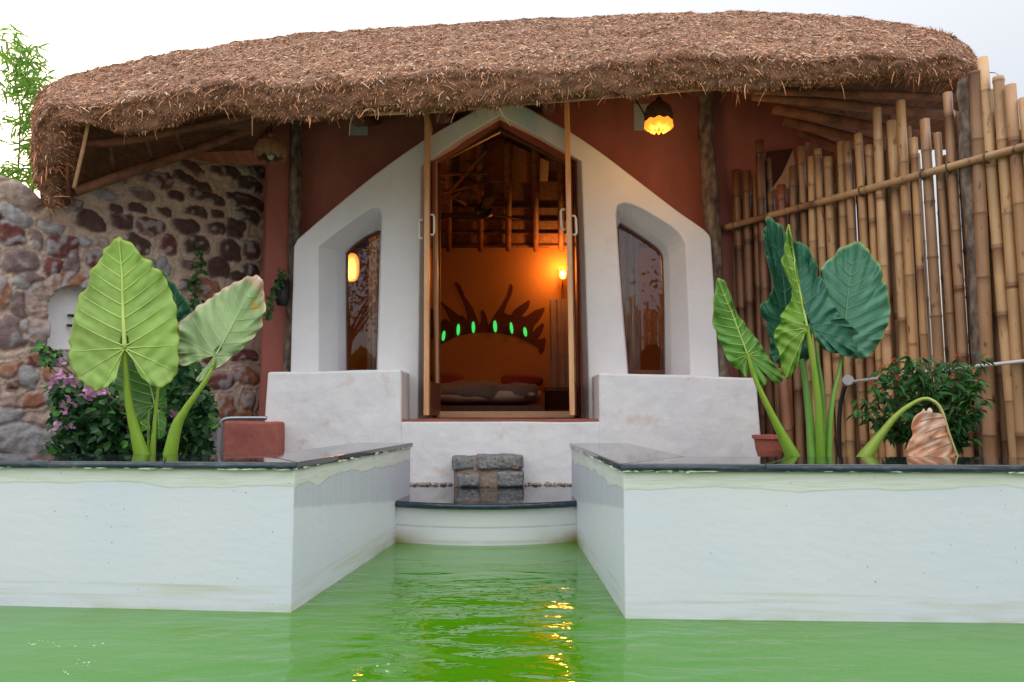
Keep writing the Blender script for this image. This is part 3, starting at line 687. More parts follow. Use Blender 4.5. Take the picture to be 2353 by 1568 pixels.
for u in (955,1031,1104,1168,1231,1290):
    a=onceil(u,330,.07); b=P(u+(u-1150)*.0,574,10.93); m=MB(); m.tube([a,(a+b)/2,b],[.05,.045,.04],10); m.build('ceiling_rafter',M['beam'],ceil,smooth_=True,attr=False)
for (a,b) in (((1000,402),(1120,398)),((1005,448),(1115,420)),((1030,446),(1070,470)),((1010,470),(1120,345)),((1000,480),(1060,440))):
    m=MB(); m.tube([onceil(*a,.16),onceil(*b,.16)],.022,8); m.build('ceiling_batten',M['beam'],ceil,smooth_=True,attr=False)
m=MB(); l=[(1085,340),(1150,318),(1262,372),(1258,420),(1085,415)]; face(m,[onceil(u,v,.04) for u,v in l]); m.nofix=True; m.build('plank_panel',M['darkwood'],ceil,attr=False)
mural=[(245,850),(200,800),(190,640),(245,650),(285,615),(345,650),(300,560),(245,470),(225,430),(255,460),(330,520),(420,590),(450,590),(490,630),(485,560),(455,470),(400,350),(375,295),(395,288),(430,320),(470,420),(540,520),(580,620),(600,680),(615,640),(615,560),(620,535),(650,560),(672,620),(680,680),(700,650),(740,580),(800,500),(850,410),(875,320),(885,305),(900,330),(890,400),(850,480),(820,560),(850,580),(885,585),(910,540),(980,490),(1040,450),(1055,460),(1040,520),(980,595),(1010,600),(1050,575),(1100,540),(1180,515),(1185,540),(1150,610),(1090,680),(1075,740),(1110,700),(1165,655),(1182,670),(1160,740),(1120,800),(1150,800),(1190,785),(1195,820),(1180,900),(1155,935),(1135,920),(1130,880),(1080,850),(1000,810),(920,775),(800,750),(650,740),(500,750),(400,775),(320,815)]
m=MB(); q=[P(*c5b(p),YB-.006) for p in mural]; m.prism(q,[p+Vector((0,.004,0)) for p in q]); m.build('sun_ray_mural',M['mural'],back,attr=False)
for (x,y,rx,ry,tl) in ((278,770,15,46,.15),(410,715,15,52,.05),(545,693,15,52,-.02),(740,685,17,53,-.06),(887,700,14,52,-.12),(1010,735,16,42,-.15)):
    q=[]
    for k in range(20):
        a_=k/20*6.283; dx,dy=rx*math.cos(a_),ry*math.sin(a_); q.append(P(*c5b((x+dx*math.cos(tl)+dy*math.sin(tl)*-1,y+dx*math.sin(tl)+dy*math.cos(tl))),YB-.03))
    m=MB(); m.prism(q,[p+Vector((0,.02,0)) for p in q]); m.build('bottle_glow',M['gem'],back,attr=False)
# dark brown cloth + cream gable patch on the red wall behind the fence
m=MB(); q=pts([(1762,349),(1822,341),(1795,400),(1768,438),(1762,425)],YR-.03); m.prism(q,[p+Vector((0,.02,0)) for p in q]); m.build('brown_panel',M['brownpanel'],house,attr=False)
m=MB(); q=pts([(1822,346),(1830,400),(1825,432),(1772,436),(1796,402)],YR-.02); m.prism(q,[p+Vector((0,.012,0)) for p in q]); m.build('cream_patch',M['cream'],house,attr=False)

# ------------------------------------------------------------------ thatched roof
# stations: (bottom-inner, bottom-outer, lip, mid, ridge) each (u, v, Y)
def ey(u): return 5.36-.05*(u-1176)/1176
ST=[]
ST.append([(158,474,5.78),(128,484,5.62),(112,470,5.66),(104,455,5.8),(100,440,6.1)])
ST.append([(170,405,5.72),(118,430,5.55),(88,400,5.6),(84,375,5.9),(92,350,6.4)])
ST.append([(186,345,5.62),(130,375,5.45),(80,335,5.5),(80,300,5.85),(98,270,6.5)])
ST.append([(190,300,5.52),(150,310,5.38),(86,268,5.42),(98,235,5.9),(125,208,6.6)])
ST.append([(205,278,5.46),(185,282,5.3),(130,232,5.36),(150,203,5.9),(185,184,6.7)])
bot=[(256,292),(330,294),(427,274),(513,256),(600,265),(684,267),(770,263),(849,261),(986,250),(1157,236),(1328,222),(1460,210),(1551,202),(1651,203),(1740,198),(1850,200),(1942,184),(2027,180),(2106,186),(2164,176),(2205,180)]
sil=[(185,184),(300,155),(400,134),(500,115),(600,100),(700,88),(800,81),(900,75),(1000,69),(1100,62),(1200,57),(1300,52),(1400,47),(1500,42),(1600,40),(1700,38),(1780,40),(1850,45),(1925,52),(2000,60),(2100,76),(2170,95),(2200,112)]
def interp(tab,u):
    for (a,b),(c,d) in zip(tab,tab[1:]):
        if u<=c: t=max(0,(u-a)/(c-a)); return b+(d-b)*t
    return tab[-1][1]
for u in [240,300,370,440,513,600,684,770,849,930,1010,1100,1190,1280,1370,1460,1551,1640,1720,1800,1880,1950,2020,2080,2130,2175]:
    b=interp(bot,u); us=u+ (1100-u)*.045; s_=interp(sil,us); lip=b-(b-s_)*.50; lip=max(lip,b-100)+5*math.sin(u*.011)+4*math.sin(u*.031)
    e=ey(u); e2=e+ (0.1 if u<300 else 0)+(.12 if u>2100 else 0)
    ST.append([(u,b-4,e2+.10),(u,b+2,e2-.03),(u,lip,e2-.02),(u+(us-u)*.5,lip-(lip-s_)*.62,e2+.62),(us,s_,e2+1.75)])
ST.append([(2205,178,5.5),(2222,176,5.38),(2215,142,5.45),(2195,118,5.9),(2170,97,6.6)])
ST.append([(2215,185,5.75),(2240,178,5.62),(2244,160,5.68),(2228,140,6.0),(2205,118,6.6)])
ST.append([(2215,200,6.3),(2246,190,6.25),(2252,178,6.3),(2244,165,6.45),(2232,150,6.7)])
PR=[[P(*p) for p in s_] for s_ in ST]
# add bulge point between bottom and lip, plus back slope
rows=[]
for k,s_ in enumerate(PR):
    bi,bo,lp,md,rg=s_
    bl=(bo*.5+lp*.5)+Vector((0,-.06,0)) if 4<k<len(PR)-3 else (bo*.5+lp*.5)+Vector((-.03 if k<=4 else .03,-.03,0))
    bk1=rg+Vector((0,1.2,-.25)); bk2=rg+Vector((0,4.6,-1.4))
    rows.append([bi,bo,bl,lp,md,rg,bk1,bk2])
rows=np.array([[list(p) for p in r_] for r_ in rows])      # ns x 8 x 3
def cr_axis(A,sub):
    n=A.shape[0]; idx=np.arange(n-1); pa=A[np.clip(idx-1,0,n-1)]; pb=A[idx]; pc=A[idx+1]; pd=A[np.clip(idx+2,0,n-1)]; o=[]
    for k in range(sub):
        t=k/sub; o.append(.5*((2*pb)+(pc-pa)*t+(2*pa-5*pb+4*pc-pd)*t*t+(3*pb-pa-3*pc+pd)*t**3))
    o=np.stack(o,1).reshape(-1,*A.shape[1:]); return np.concatenate([o,A[-1:]],0)
G=cr_axis(rows,14); G=np.swapaxes(cr_axis(np.swapaxes(G,0,1),12),0,1)   # fine grid
ni,nj=G.shape[:2]
du=np.gradient(G,axis=0); dv=np.gradient(G,axis=1); NRM=np.cross(du,dv); NRM/=np.linalg.norm(NRM,axis=2,keepdims=True)+1e-9
if NRM[ni//2,40,1]>0: NRM=-NRM
disp=np.zeros((ni,nj))
for i in range(ni):
    for j in range(nj):
        p=Vector(G[i,j]); disp[i,j]=mnoise.fractal(p*3.0,1,2,4)*.022+mnoise.noise(p*13)*.020+mnoise.noise(p*32)*.016
fade=np.clip(np.arange(nj)/10,0,1)[None,:]
G2=G+NRM*(disp)[...,None]
G2[:,:,2]+=((np.arange(nj)<16)[None,:]*1.0)*np.array([mnoise.noise(Vector((G[i,12,0]*1.6,3,0)))*.05+mnoise.noise(Vector((G[i,12,0]*6,3,0)))*.03 for i in range(ni)])[:,None]
vs=G2.reshape(-1,3); fs=[(i*nj+j,i*nj+j+1,(i+1)*nj+j+1,(i+1)*nj+j) for i in range(ni-1) for j in range(nj-1)]
m=MB(); cols=[]
for i in range(ni):
    for j in range(nj):
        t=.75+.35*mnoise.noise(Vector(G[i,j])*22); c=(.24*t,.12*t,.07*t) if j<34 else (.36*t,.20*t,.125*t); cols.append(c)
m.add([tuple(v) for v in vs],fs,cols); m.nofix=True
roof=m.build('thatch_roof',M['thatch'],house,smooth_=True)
# straw: short curved stalks lying on and sticking out of the thatch
NS=150000
jmax=61.0
area=np.linalg.norm(np.cross(du,dv),axis=2)[:, :62]; pr=(area/area.sum()).ravel(); 
ids=rng.choice(area.size,NS,p=pr); ii=ids//62; jj=ids%62
ii=np.clip(ii+rng.random(NS),0,ni-1.01); jj=np.clip(jj+rng.random(NS),0,nj-1.01)
def samp(A):
    a=ii.astype(int); b=jj.astype(int); fa=(ii-a)[:,None]; fb=(jj-b)[:,None]
    return (A[a,b]*(1-fa)+A[np.minimum(a+1,ni-1),b]*fa)*(1-fb)+(A[a,np.minimum(b+1,nj-1)]*(1-fa)+A[np.minimum(a+1,ni-1),np.minimum(b+1,nj-1)]*fa)*fb
pos=samp(G2); nn=samp(NRM); nn/=np.linalg.norm(nn,axis=1,keepdims=True)+1e-9
down=-samp(dv); down/=np.linalg.norm(down,axis=1,keepdims=True)+1e-9; side=samp(du); side/=np.linalg.norm(side,axis=1,keepdims=True)+1e-9
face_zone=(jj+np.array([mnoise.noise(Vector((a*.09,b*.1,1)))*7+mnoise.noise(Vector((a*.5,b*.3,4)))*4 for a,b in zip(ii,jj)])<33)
long_=rng.random(NS)<.016
ln=np.where(long_,rng.uniform(.07,.14,NS),np.where(face_zone,rng.uniform(.012,.036,NS),rng.uniform(.03,.075,NS)))
wd_=rng.uniform(.0016,.0034,NS)*np.where(long_,1.1,1)
pale=rng.random(NS)<.05; wd_=np.where(pale,wd_*1.5,wd_); ln=np.where(pale,ln*1.35,ln); tone=np.where(long_,rng.uniform(1.1,1.8,NS),rng.gamma(2.6,1/2.6,NS)*.88)
lift=np.where(face_zone,rng.uniform(.3,1.3,NS),rng.uniform(.02,.35,NS))
sj=rng.normal(0,.65,NS)*np.where(face_zone,2.2,1.3)
d0_=down*1.0+side*sj[:,None]+nn*lift[:,None]; d0_/=np.linalg.norm(d0_,axis=1,keepdims=True)
d1_=d0_*.8+np.array([0,0,-1])*np.where(face_zone,.45,.2)[:,None]+side*rng.normal(0,.25,NS)[:,None]; d1_/=np.linalg.norm(d1_,axis=1,keepdims=True)
base=pos-nn*.004; midp=base+d0_*ln[:,None]*.5; tip=midp+d1_*ln[:,None]*.5
wv=np.cross(d0_,nn+rng.normal(0,.5,(NS,3))); wv/=np.linalg.norm(wv,axis=1,keepdims=True)+1e-9; wv*=wd_[:,None]
V=np.stack([base-wv,base+wv,midp+wv*.9,midp-wv*.9,tip+wv*.45,tip-wv*.45],1).reshape(-1,3)
pass
big=np.array([mnoise.noise(Vector(p)*1.3) for p in pos]); tone*=(1+.22*big)*np.clip(1+.9*np.array([mnoise.noise(Vector(p)*16) for p in pos])+.35*np.array([mnoise.noise(Vector(p)*45) for p in pos]),.25,2); tone=np.where(pale,rng.uniform(1.15,1.9,NS),tone)
hue=rng.random(NS)[:,None]
colr=(np.array([.64,.385,.265])*(1-hue)+np.array([.52,.245,.14])*hue)*np.clip(tone,.25,2.2)[:,None]
colr=np.where(pale[:,None],np.array([.62,.50,.42])*tone[:,None]*.85,colr)
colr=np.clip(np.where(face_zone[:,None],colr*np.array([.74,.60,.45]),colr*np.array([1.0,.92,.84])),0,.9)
k=np.arange(NS)*6
Fq=np.stack([np.stack([k,k+1,k+2,k+3],1),np.stack([k+3,k+2,k+4,k+5],1)],1).reshape(-1,4)
me=bpy.data.meshes.new('straw'); me.vertices.add(len(V)); me.vertices.foreach_set('co',V.ravel()); me.loops.add(Fq.size); me.loops.foreach_set('vertex_index',Fq.ravel().astype(np.int32))
me.polygons.add(len(Fq)); me.polygons.foreach_set('loop_start',np.arange(len(Fq),dtype=np.int32)*4); me.polygons.foreach_set('loop_total',np.full(len(Fq),4,dtype=np.int32)); me.update(); me.validate()
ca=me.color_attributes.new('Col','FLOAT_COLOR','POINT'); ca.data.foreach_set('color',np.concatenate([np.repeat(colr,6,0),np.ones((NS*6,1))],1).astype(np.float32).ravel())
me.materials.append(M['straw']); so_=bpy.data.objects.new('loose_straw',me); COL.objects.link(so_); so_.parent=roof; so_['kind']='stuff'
so_.matrix_parent_inverse=Matrix.Identity(4)
# underside matting
und_f=[P(*s_[0])+Vector((0,.0,.035)) for s_ in ST]
def ub(u):
    T=[(158,(168,462,6.0)),(205,(190,440,6.1)),(300,(320,396,6.45)),(440,(440,352,6.9)),(600,(585,345,7.2)),(684,(684,212,7.1)),(900,(900,186,7.1)),(1551,(1551,172,7.1)),(1720,(1740,195,7.1)),(1850,(1850,305,7.25)),(1950,(1960,350,7.3)),(2080,(2080,345,7.1)),(2175,(2192,345,6.8)),(2215,(2217,325,6.5))]
    for (a,b),(c,d) in zip(T,T[1:]):
        if u<=c:
            t=max(0,(u-a)/(c-a)); return tuple(b[i]+(d[i]-b[i])*t for i in range(3))
    return T[-1][1]
und_b=[P(*ub(s_[0][0])) for s_ in ST]
m=MB(); n=len(und_f); seg=8; vs=[]
for a,b in zip(und_f,und_b):
    for k in range(seg+1): vs.append(a.lerp(b,k/seg))
fs=[(i*(seg+1)+k,i*(seg+1)+k+1,(i+1)*(seg+1)+k+1,(i+1)*(seg+1)+k) for i in range(n-1) for k in range(seg)]
m.nofix=True; m.add(vs,fs); m.build('reed_soffit',M['matting'],house,attr=False)
def rafter(l,r_,name='rafter',mt='beam',n=10):
    m=MB(); pp=[P(*p) for p in l]; m.tube(pp,r_,n,sub=6 if len(pp)>2 else 0); return m.build(name,M[mt],house,smooth_=True,attr=False)
rafter([(172,442,5.70),(300,396,5.98),(430,352,6.2),(560,302,6.3),(640,270,6.4)],[.038,.042,.04,.04,.035])
rafter([(190,330,5.60),(300,322,5.66),(450,290,5.75),(600,262,5.8)],[.035,.035,.03,.03])
rafter([(202,285,5.44),(190,345,5.5),(170,432,5.62)],[.014,.014,.014],'cane','palewood')
for a,b in (((252,330,5.75),(262,405,5.98)),((330,300,5.68),(350,372,6.1)),((395,282,5.66),(420,345,6.15)),((150,300,5.4),(158,470,5.7))):
    rafter([a,b],[.016,.016])
# right side rafters fanning out under the soffit
for a,b,r_ in (((1730,220,5.75),(2205,268,5.80),.04),((1735,208,5.6),(2205,225,5.6),.032),((1775,250,6.15),(2150,318,6.0),.045),((1800,278,6.45),(2100,352,6.35),.045),((1835,305,6.75),(2040,388,6.6),.045),((1900,190,5.8),(1990,330,6.6),.02),((2030,178,5.7),(2060,290,6.4),.025),((2120,178,5.7),(2190,270,6.3),.022),((2190,178,5.6),(2150,215,5.9),.022)):
    rafter([a,b],[r_,r_])
# beam ends above the door and thin eave pole
for (u,v,r_) in ((822,276,.062),(1014,270,.055),(1261,250,.058),(1597,209,.055)):
    a=P(u,v,6.35); m=MB(); m.tube([a,a+Vector((.05,.7,.30))],[r_,r_],16); m.build('beam_end',M['darkwood'],house,smooth_=False,attr=False)
rafter([(835,262,5.44),(986,256,5.42),(1157,241,5.42),(1328,228,5.41),(1460,216,5.4),(1600,205,5.4),(1660,203,5.42)],[.016,.017,.017,.016,.018,.016,.014],'eave_pole','palewood')

# ------------------------------------------------------------------ things in and on the house
def add_light(name,loc,col,energy,r_=.04):
    l=bpy.data.lights.new(name,'POINT'); l.energy=energy; l.color=col; l.shadow_soft_size=r_; o=bpy.data.objects.new(name,l); COL.objects.link(o); o.location=loc; return o
# bed
bz=P(1150,877,9.6).z; t=thing('bed',(P(1130,900,9.6).x,9.6,ZF),'low bed with a rumpled grey cover on a cream sheet seen through the open door','bed')
bx0=P(960,900,8.9).x; bx1=P(1246,900,9.2).x
m=MB(); m.box((bx0,8.9,ZF),(bx1,10.9,ZF+.16)); o=m.build('bed_base',M['darkwood'],t,attr=False)
def pillow(mb,c,h,seed=0,n=18,sq=4,amp=.02):
    vs=[];fs=[]
    for i in range(n+1):
        th_=math.pi*i/n
        for k in range(2*n):
            ph=math.pi*k/n
            q=Vector((math.sin(th_)*math.cos(ph),math.sin(th_)*math.sin(ph),math.cos(th_))); l=(abs(q.x)**sq+abs(q.y)**sq+abs(q.z)**2.5)**(1/sq)
            q/=l; p=Vector((c[0]+q.x*h[0],c[1]+q.y*h[1],c[2]+q.z*h[2])); p+=mnoise.noise_vector(p*5+Vector((seed,0,0)))*amp; vs.append(p)
    for i in range(n):
        for k in range(2*n): fs.append((i*2*n+k,i*2*n+(k+1)%(2*n),(i+1)*2*n+(k+1)%(2*n),(i+1)*2*n+k))
    mb.add(vs,fs)
m=MB(); pillow(m,((bx0+bx1)/2,9.9,ZF+.30),((bx1-bx0)/2,1.0,.15),1,sq=10); m.build('mattress',M['sheet'],t,smooth_=True,attr=False)
m=MB(); pillow(m,((bx0+bx1)/2+.02,9.6,ZF+.33),((bx1-bx0)/2-.06,.72,.13),6,30,7,.05); m.build('bed_cover',M['cloth'],t,smooth_=True,attr=False)
for u,mm,lb in ((1200,'cushion','rust red cushion at the head of the bed, right end'),(1020,'cushion','rust red cushion at the head of the bed, left end')):
    c=P(u,868,10.6); m=MB(); pillow(m,(c.x,10.6,bz+.06),(.30,.18,.10),u,sq=4); o=m.build('cushion',M[mm],None,smooth_=True,attr=False); tag(o,lb,'cushion','cushions on the bed')
# nightstand
c=P(1292,880,10.3); t=thing('nightstand',(c.x,10.3,ZF),'dark wooden bedside table in the shadow right of the bed','bedside table')
m=MB(); m.box((c.x-.25,10.1,ZF+.36),(c.x+.25,10.6,ZF+.42)); o=m.build('table_top',M['darkwood'],t,attr=False); bevel(o,.01)
m=MB(); m.box((c.x-.23,10.13,ZF+.12),(c.x+.23,10.58,ZF+.355)); m.build('drawer_box',M['brownpanel'],t,attr=False)
for sx in (-.21,.21):
    for sy in (10.15,10.55): m=MB(); m.box((c.x+sx-.02,sy-.02,ZF),(c.x+sx+.02,sy+.02,ZF+.12)); m.build('leg',M['darkwood'],t,attr=False)
# curtains
def curtain(name,x0,x1,y,z0,z1,label,folds,seed,pinch=None,group=None):
    m=MB(); n=60; k_=24; vs=[]
    for j in range(k_+1):
        tz=j/k_
        for i in range(n+1):
            s_=i/n; xx=x0+(x1-x0)*s_
            if pinch: 
                pz,amt,side_=pinch; g_=math.exp(-((tz-pz)/.18)**2)*amt; xx=xx*(1-g_)+(x1 if side_>0 else x0)*g_
            vs.append((xx,y+.035*math.sin(s_*folds*6.283+seed)+.01*math.sin(tz*5+i),z0+(z1-z0)*tz))
    fs=[(j*(n+1)+i,j*(n+1)+i+1,(j+1)*(n+1)+i+1,(j+1)*(n+1)+i) for j in range(k_) for i in range(n)]
    m.add(vs,fs); o=m.build(name,M['curtain'],None,smooth_=True,attr=False); return tag(o,label,'curtain',group)
a=P(1262,690,10.6); b=P(1335,930,10.6)
curtain('curtain',a.x,b.x,10.55,ZF+.2,a.z,'pale curtain hanging below the lit wall sconce beside the bed',4,0)
a=P(1425,560,7.5); b=P(1470,850,7.5); curtain('curtain',a.x-.1,b.x+.02,7.55,z_s-.2,3.0,'sheer grey curtain in the right window beside the glass edge nearest the door',4,1)
a=P(1512,600,7.5); b=P(1560,850,7.5); curtain('curtain',a.x,b.x+.05,7.5,z_s-.2,2.9,'pinkish curtain gathered along the outer edge of the right window',3,2,(.45,.3,1))
a=P(845,600,7.5); b=P(880,850,7.5); curtain('curtain',a.x,b.x+.05,7.55,z_s-.2,2.9,'dim curtain hanging inside the left window',3,3)
# wall sconce
c=P(1293,632,10.85); t=thing('wall_sconce',(c.x,10.95,c.z),'lit wall sconce glowing orange high on the room wall beside the open door','wall lamp')
m=MB(); m.tube([(c.x,10.98,c.z-.16),(c.x,10.88,c.z-.17),(c.x,10.85,c.z-.06)],.012,8); m.build('bracket',M['darkwood'],t,smooth_=True,attr=False)
m=MB()
for k in range(8):
    a_=k/8*6.283; m.tube([(c.x+.05*math.cos(a_),10.85+.05*math.sin(a_),c.z-.06),(c.x+.085*math.cos(a_),10.85+.085*math.sin(a_),c.z+.1)],.005,5)
m.build('cage',M['darkwood'],t,attr=False)
m=MB(); pillow(m,(c.x,10.85,c.z),(.05,.05,.06),0,10,2,0); m.build('bulb',M['bulb'],t,smooth_=True,attr=False)
add_light('sconce_light',(c.x-.02,10.76,c.z+.08),(1,.36,.07),17,.06)
# paper lantern in the room seen through the left window
c=P(808,615,8.6); t=thing('paper_lantern',(c.x,8.6,c.z),'glowing yellow paper lantern inside the left arched window','lamp')
m=MB(); pillow(m,(c.x,8.6,c.z),(.085,.085,.17),2,16,3,.0); m.build('shade',M['paper'],t,smooth_=True,attr=False)
m=MB(); m.tube([(c.x,8.6,c.z+.18),(c.x,8.6,zc(8.6)-.03)],.004,6); m.build('cord',M['black'],t,attr=False)
add_light('lantern_light',(c.x,8.35,c.z-.1),(1,.45,.12),7,.1)
# ceiling fan
c=P(1110,490,9.2); t=thing('ceiling_fan',(c.x,9.2,c.z),'dark ceiling fan hanging under the reed ceiling inside the room','ceiling fan')
m=MB(); m.tube([(c.x+.0,9.2,zc(9.2)-.02),(c.x,9.2,c.z+.05)],.022,10); m.build('down_rod',M['black'],t,attr=False)
m=MB(); m.tube([(c.x,9.2,c.z+.12),(c.x,9.2,c.z+.05),(c.x,9.2,c.z-.03),(c.x,9.2,c.z-.07)],[.05,.11,.12,.05],18); m.build('motor',M['black'],t,smooth_=True,attr=False)
for k in range(3):
    a_=R(40+120*k); d_=Vector((math.cos(a_),math.sin(a_),0)); n_=Vector((-d_.y,d_.x,.12)); m=MB(); p0=Vector((c.x,9.2,c.z))+d_*.12; p1=Vector((c.x,9.2,c.z+.02))+d_*.62
    m.add([p0-n_*.05,p0+n_*.05,p1+n_*.075,p1-n_*.075]+[q+Vector((0,0,.008)) for q in (p0-n_*.05,p0+n_*.05,p1+n_*.075,p1-n_*.075)],[(3,2,1,0),(4,5,6,7),(0,1,5,4),(1,2,6,5),(2,3,7,6),(3,0,4,7)]); m.build('blade',M['black'],t,attr=False)
# pendant lamps under the eave
def pendant(u,v_top,v_mid,v_bot,Y,wpx,lit):
    top=P(u,v_top,Y); mid=P(u,v_mid,Y); bot=P(u,v_bot,Y); rw=wpx/2/F*Y*1.02
    t=thing('pendant_lamp',(bot.x,Y,bot.z),'lit cane pendant lamp with glowing scalloped rim under the right eave' if lit else 'unlit brown cane pendant lamp under the left eave','pendant lamp','cane pendant lamps')
    m=MB(); m.tube([(top.x+.01,Y,top.z+.5),(top.x,Y,top.z)],.006,6)
    if lit: 
        q=[P(1462,232,Y+.3),P(1480,262,Y+.1),P(1489,292,Y+.02),P(1498,300,Y)]; m.tube(q,.007,6,sub=4)
    m.build('cord',M['black'],t,attr=False)
    m=MB(); m.tube([(top.x,Y,top.z+.005),(top.x,Y,top.z-.045)],[.022,.03],12); m.build('lamp_cap',M['terracotta'] if not lit else M['shade_top'],t,smooth_=True,attr=False)
    n=72
    def shell(prof,name,mt,sc0,sc1):
        m=MB(); vs=[]
        for j,(r_,z) in enumerate(prof):
            for k in range(n):
                a_=k/n*2*math.pi; w_=sc0+(sc1-sc0)*j/(len(prof)-1)
                rr=r_*(1+.045*w_*math.cos(9*a_)); zz=z+(-.014*w_*math.cos(9*a_)); vs.append((bot.x+rr*math.cos(a_),Y+rr*math.sin(a_),zz))
        L_=len(prof); fs=[(j*n+k,j*n+(k+1)%n,(j+1)*n+(k+1)%n,(j+1)*n+k) for j in range(L_-1) for k in range(n)]
        m.add(vs,fs); o=m.build(name,M[mt],t,smooth_=True,attr=False); s_=o.modifiers.new('s','SOLIDIFY'); s_.thickness=.006; return o
    zt,zm_,zb=top.z-.03,mid.z,bot.z
    if lit:
        shell([(.025,zt),(rw*.45,zt-.01),(rw*.85,zt-.05),(rw*1.0,(zt+zm_)/2-.02),(rw*.97,zm_)],'shade_crown','shade_top',0,.6)
        shell([(rw*.97,zm_),(rw*1.0,zm_-(zm_-zb)*.45),(rw*.8,zb+.02),(rw*.45,zb)],'shade_rim','shade_lit',.6,1)
        m=MB(); pillow(m,(bot.x,Y-.08,mid.z+.02),(.025,.025,.035),0,10,2,0); m.build('bulb',M['bulb'],t,smooth_=True,attr=False)
        add_light('pendant_light',(bot.x,Y-.02,bot.z-.06),(1,.5,.16),6,.10)
    else:
        shell([(.03,zt),(rw*.5,zt-.012),(rw*.86,zt-.04),(rw*1.0,zt-.10),(rw*1.0,zb+.035),(rw*.88,zb)],'cane_shade','wicker',0,1)
        m=MB(); pillow(m,(bot.x,Y,zb+.04),(.03,.03,.045),0,10,2,0); m.build('bulb',M['vent'],t,smooth_=True,attr=False)
pendant(1514,226,280,301,6.0,66,True); pendant(622,310,340,366,6.0,72,False)
# hanging pot with vine on the pilaster
def leafcard(mb,p,d,nrm,l,wd,col,bend=.15):
    d=d.normalized(); s_=d.cross(nrm).normalized(); nrm=s_.cross(d)
    q=[p, p+d*l*.25+s_*wd*.42+nrm*bend*l*.1, p+d*l*.6+s_*wd*.5*.8, p+d*l-nrm*bend*l, p+d*l*.6-s_*wd*.5*.8, p+d*l*.25-s_*wd*.42+nrm*bend*l*.1, p+d*l*.55-nrm*bend*.45*l]
    mb.add(q,[(0,1,6),(1,2,6),(2,3,6),(3,4,6),(4,5,6),(5,0,6)],col)
rv=lambda: Vector((random.gauss(0,1),random.gauss(0,1),random.gauss(0,1))).normalized()
def greens(a,b): t=random.random(); return tuple(a[i]+(b[i]-a[i])*t for i in range(3))
c=P(648,700,6.72); t=thing('hanging_pot',(c.x,6.72,c.z),'small black hanging pot with a trailing vine on the red corner pilaster','plant pot')
m=MB(); m.tube([P(648,702,6.72),P(648,690,6.72),P(648,645,6.72)],[.045,.06,.068],16); m.build('pot',M['black'],t,smooth_=True,attr=False)
m=MB(); m.nofix=True
trail=crom([P(650,640,6.66),P(640,650,6.62),P(630,670,6.6),P(622,700,6.62),P(618,730,6.64)],8)
for k in range(46):
    p=random.choice(trail)+rv()*.02; leafcard(m,p,rv()+Vector((0,-.3,-.6)),rv()+Vector((0,-1,.4)),.055,.045,greens((.03,.09,.02),(.07,.17,.04)))
for k in range(14):
    p=P(650+random.uniform(-10,10),638+random.uniform(-16,6),6.68)+rv()*.02; leafcard(m,p,rv()+Vector((0,-.3,.8)),rv()+Vector((0,-1,.4)),.045,.035,(.04,.10,.025))
m.tube(trail,.004,5,(.05,.1,.03)); m.build('vine',M['smallleaf'],t)
# ------------------------------------------------------------------ field stone wall with niche
SA=P(0,700,5.62); SB=P(612,700,7.30); SAx=(SA.x,SA.y); SBx=(SB.x,SB.y)
wdir=Vector((SB.x-SA.x,SB.y-SA.y)); wl_=wdir.length; wdir/=wl_; wn=Vector((wdir.y,-wdir.x))     # normal towards the viewer
if wn.y>0: wn=-wn
def wallco(p2):
    q=PL(p2[0],p2[1],SAx,SBx); return ((q.x-SA.x)*wdir.x+(q.y-SA.y)*wdir.y, q.z)
MR=(.15,.048,.042); DK=(.085,.045,.04); GR=(.30,.29,.30); OR=(.33,.15,.085); BP=(.38,.28,.24); GM=(.19,.13,.13)
LA_=[(180,385,200,85,BP,.35),(140,560,165,75,GR,.35),(-20,590,60,70,DK,.3),(90,710,110,82,MR,.05),(305,770,55,78,GM,.1),(540,820,142,82,MR,.12),(170,960,145,98,GM,.1),(445,990,82,92,MR,0),(610,970,65,88,GM,0),(450,665,105,45,GR,.15),(290,1150,132,68,GM,.12),(200,1330,98,98,GM,.2),(15,1220,82,135,OR,0),(480,1110,42,30,BP,0),(730,820,42,55,GR,0),
(770,610,120,66,DK,0),(1050,620,86,76,DK,0),(1180,520,80,42,DK,.1),(1290,670,122,60,MR,0),(1420,545,62,36,DK,.1),(1600,670,102,60,DK,0),(1160,810,92,82,DK,.3),(1440,840,72,70,MR,0),(1690,810,82,62,DK,0),(1840,680,70,66,DK,0),(2000,690,80,92,DK,0),(1950,870,90,76,DK,0),(2140,860,70,72,MR,0),(2110,580,112,50,DK,.2),(1860,550,52,32,DK,0),(1680,540,92,46,DK,0),(1360,270,132,60,MR,0),(1650,290,150,52,DK,.12),(1930,190,132,45,DK,0),(1650,165,102,40,MR,.15),(2190,180,80,52,DK,0),(2130,310,112,62,DK,0),(1200,400,122,46,GM,.1),(1500,400,72,36,DK,0),(1760,415,142,46,DK,0),(2090,450,152,52,DK,.12),(1870,1010,92,76,DK,0),(1380,990,52,62,GR,0),(1590,980,62,52,GM,0),(2140,1030,62,52,DK,0),(1780,1190,92,92,OR,0),(1560,1145,52,36,MR,0),(820,950,72,62,MR,0),(830,800,62,62,BP,0),(900,390,102,42,GR,0),(1000,500,52,30,DK,0),(2030,1080,62,42,DK,0),(1000,840,60,60,GM,0),(1000,1000,80,60,MR,0),(1250,1000,80,60,GM,0),(640,480,90,50,GM,0),
(1300,100,120,45,DK,0),(1000,230,100,50,GM,.1),(700,300,90,45,GM,0),(1900,60,110,45,DK,0),(2200,60,90,45,DK,0),(-120,900,90,90,GM,0),(-130,720,90,60,MR,0)]
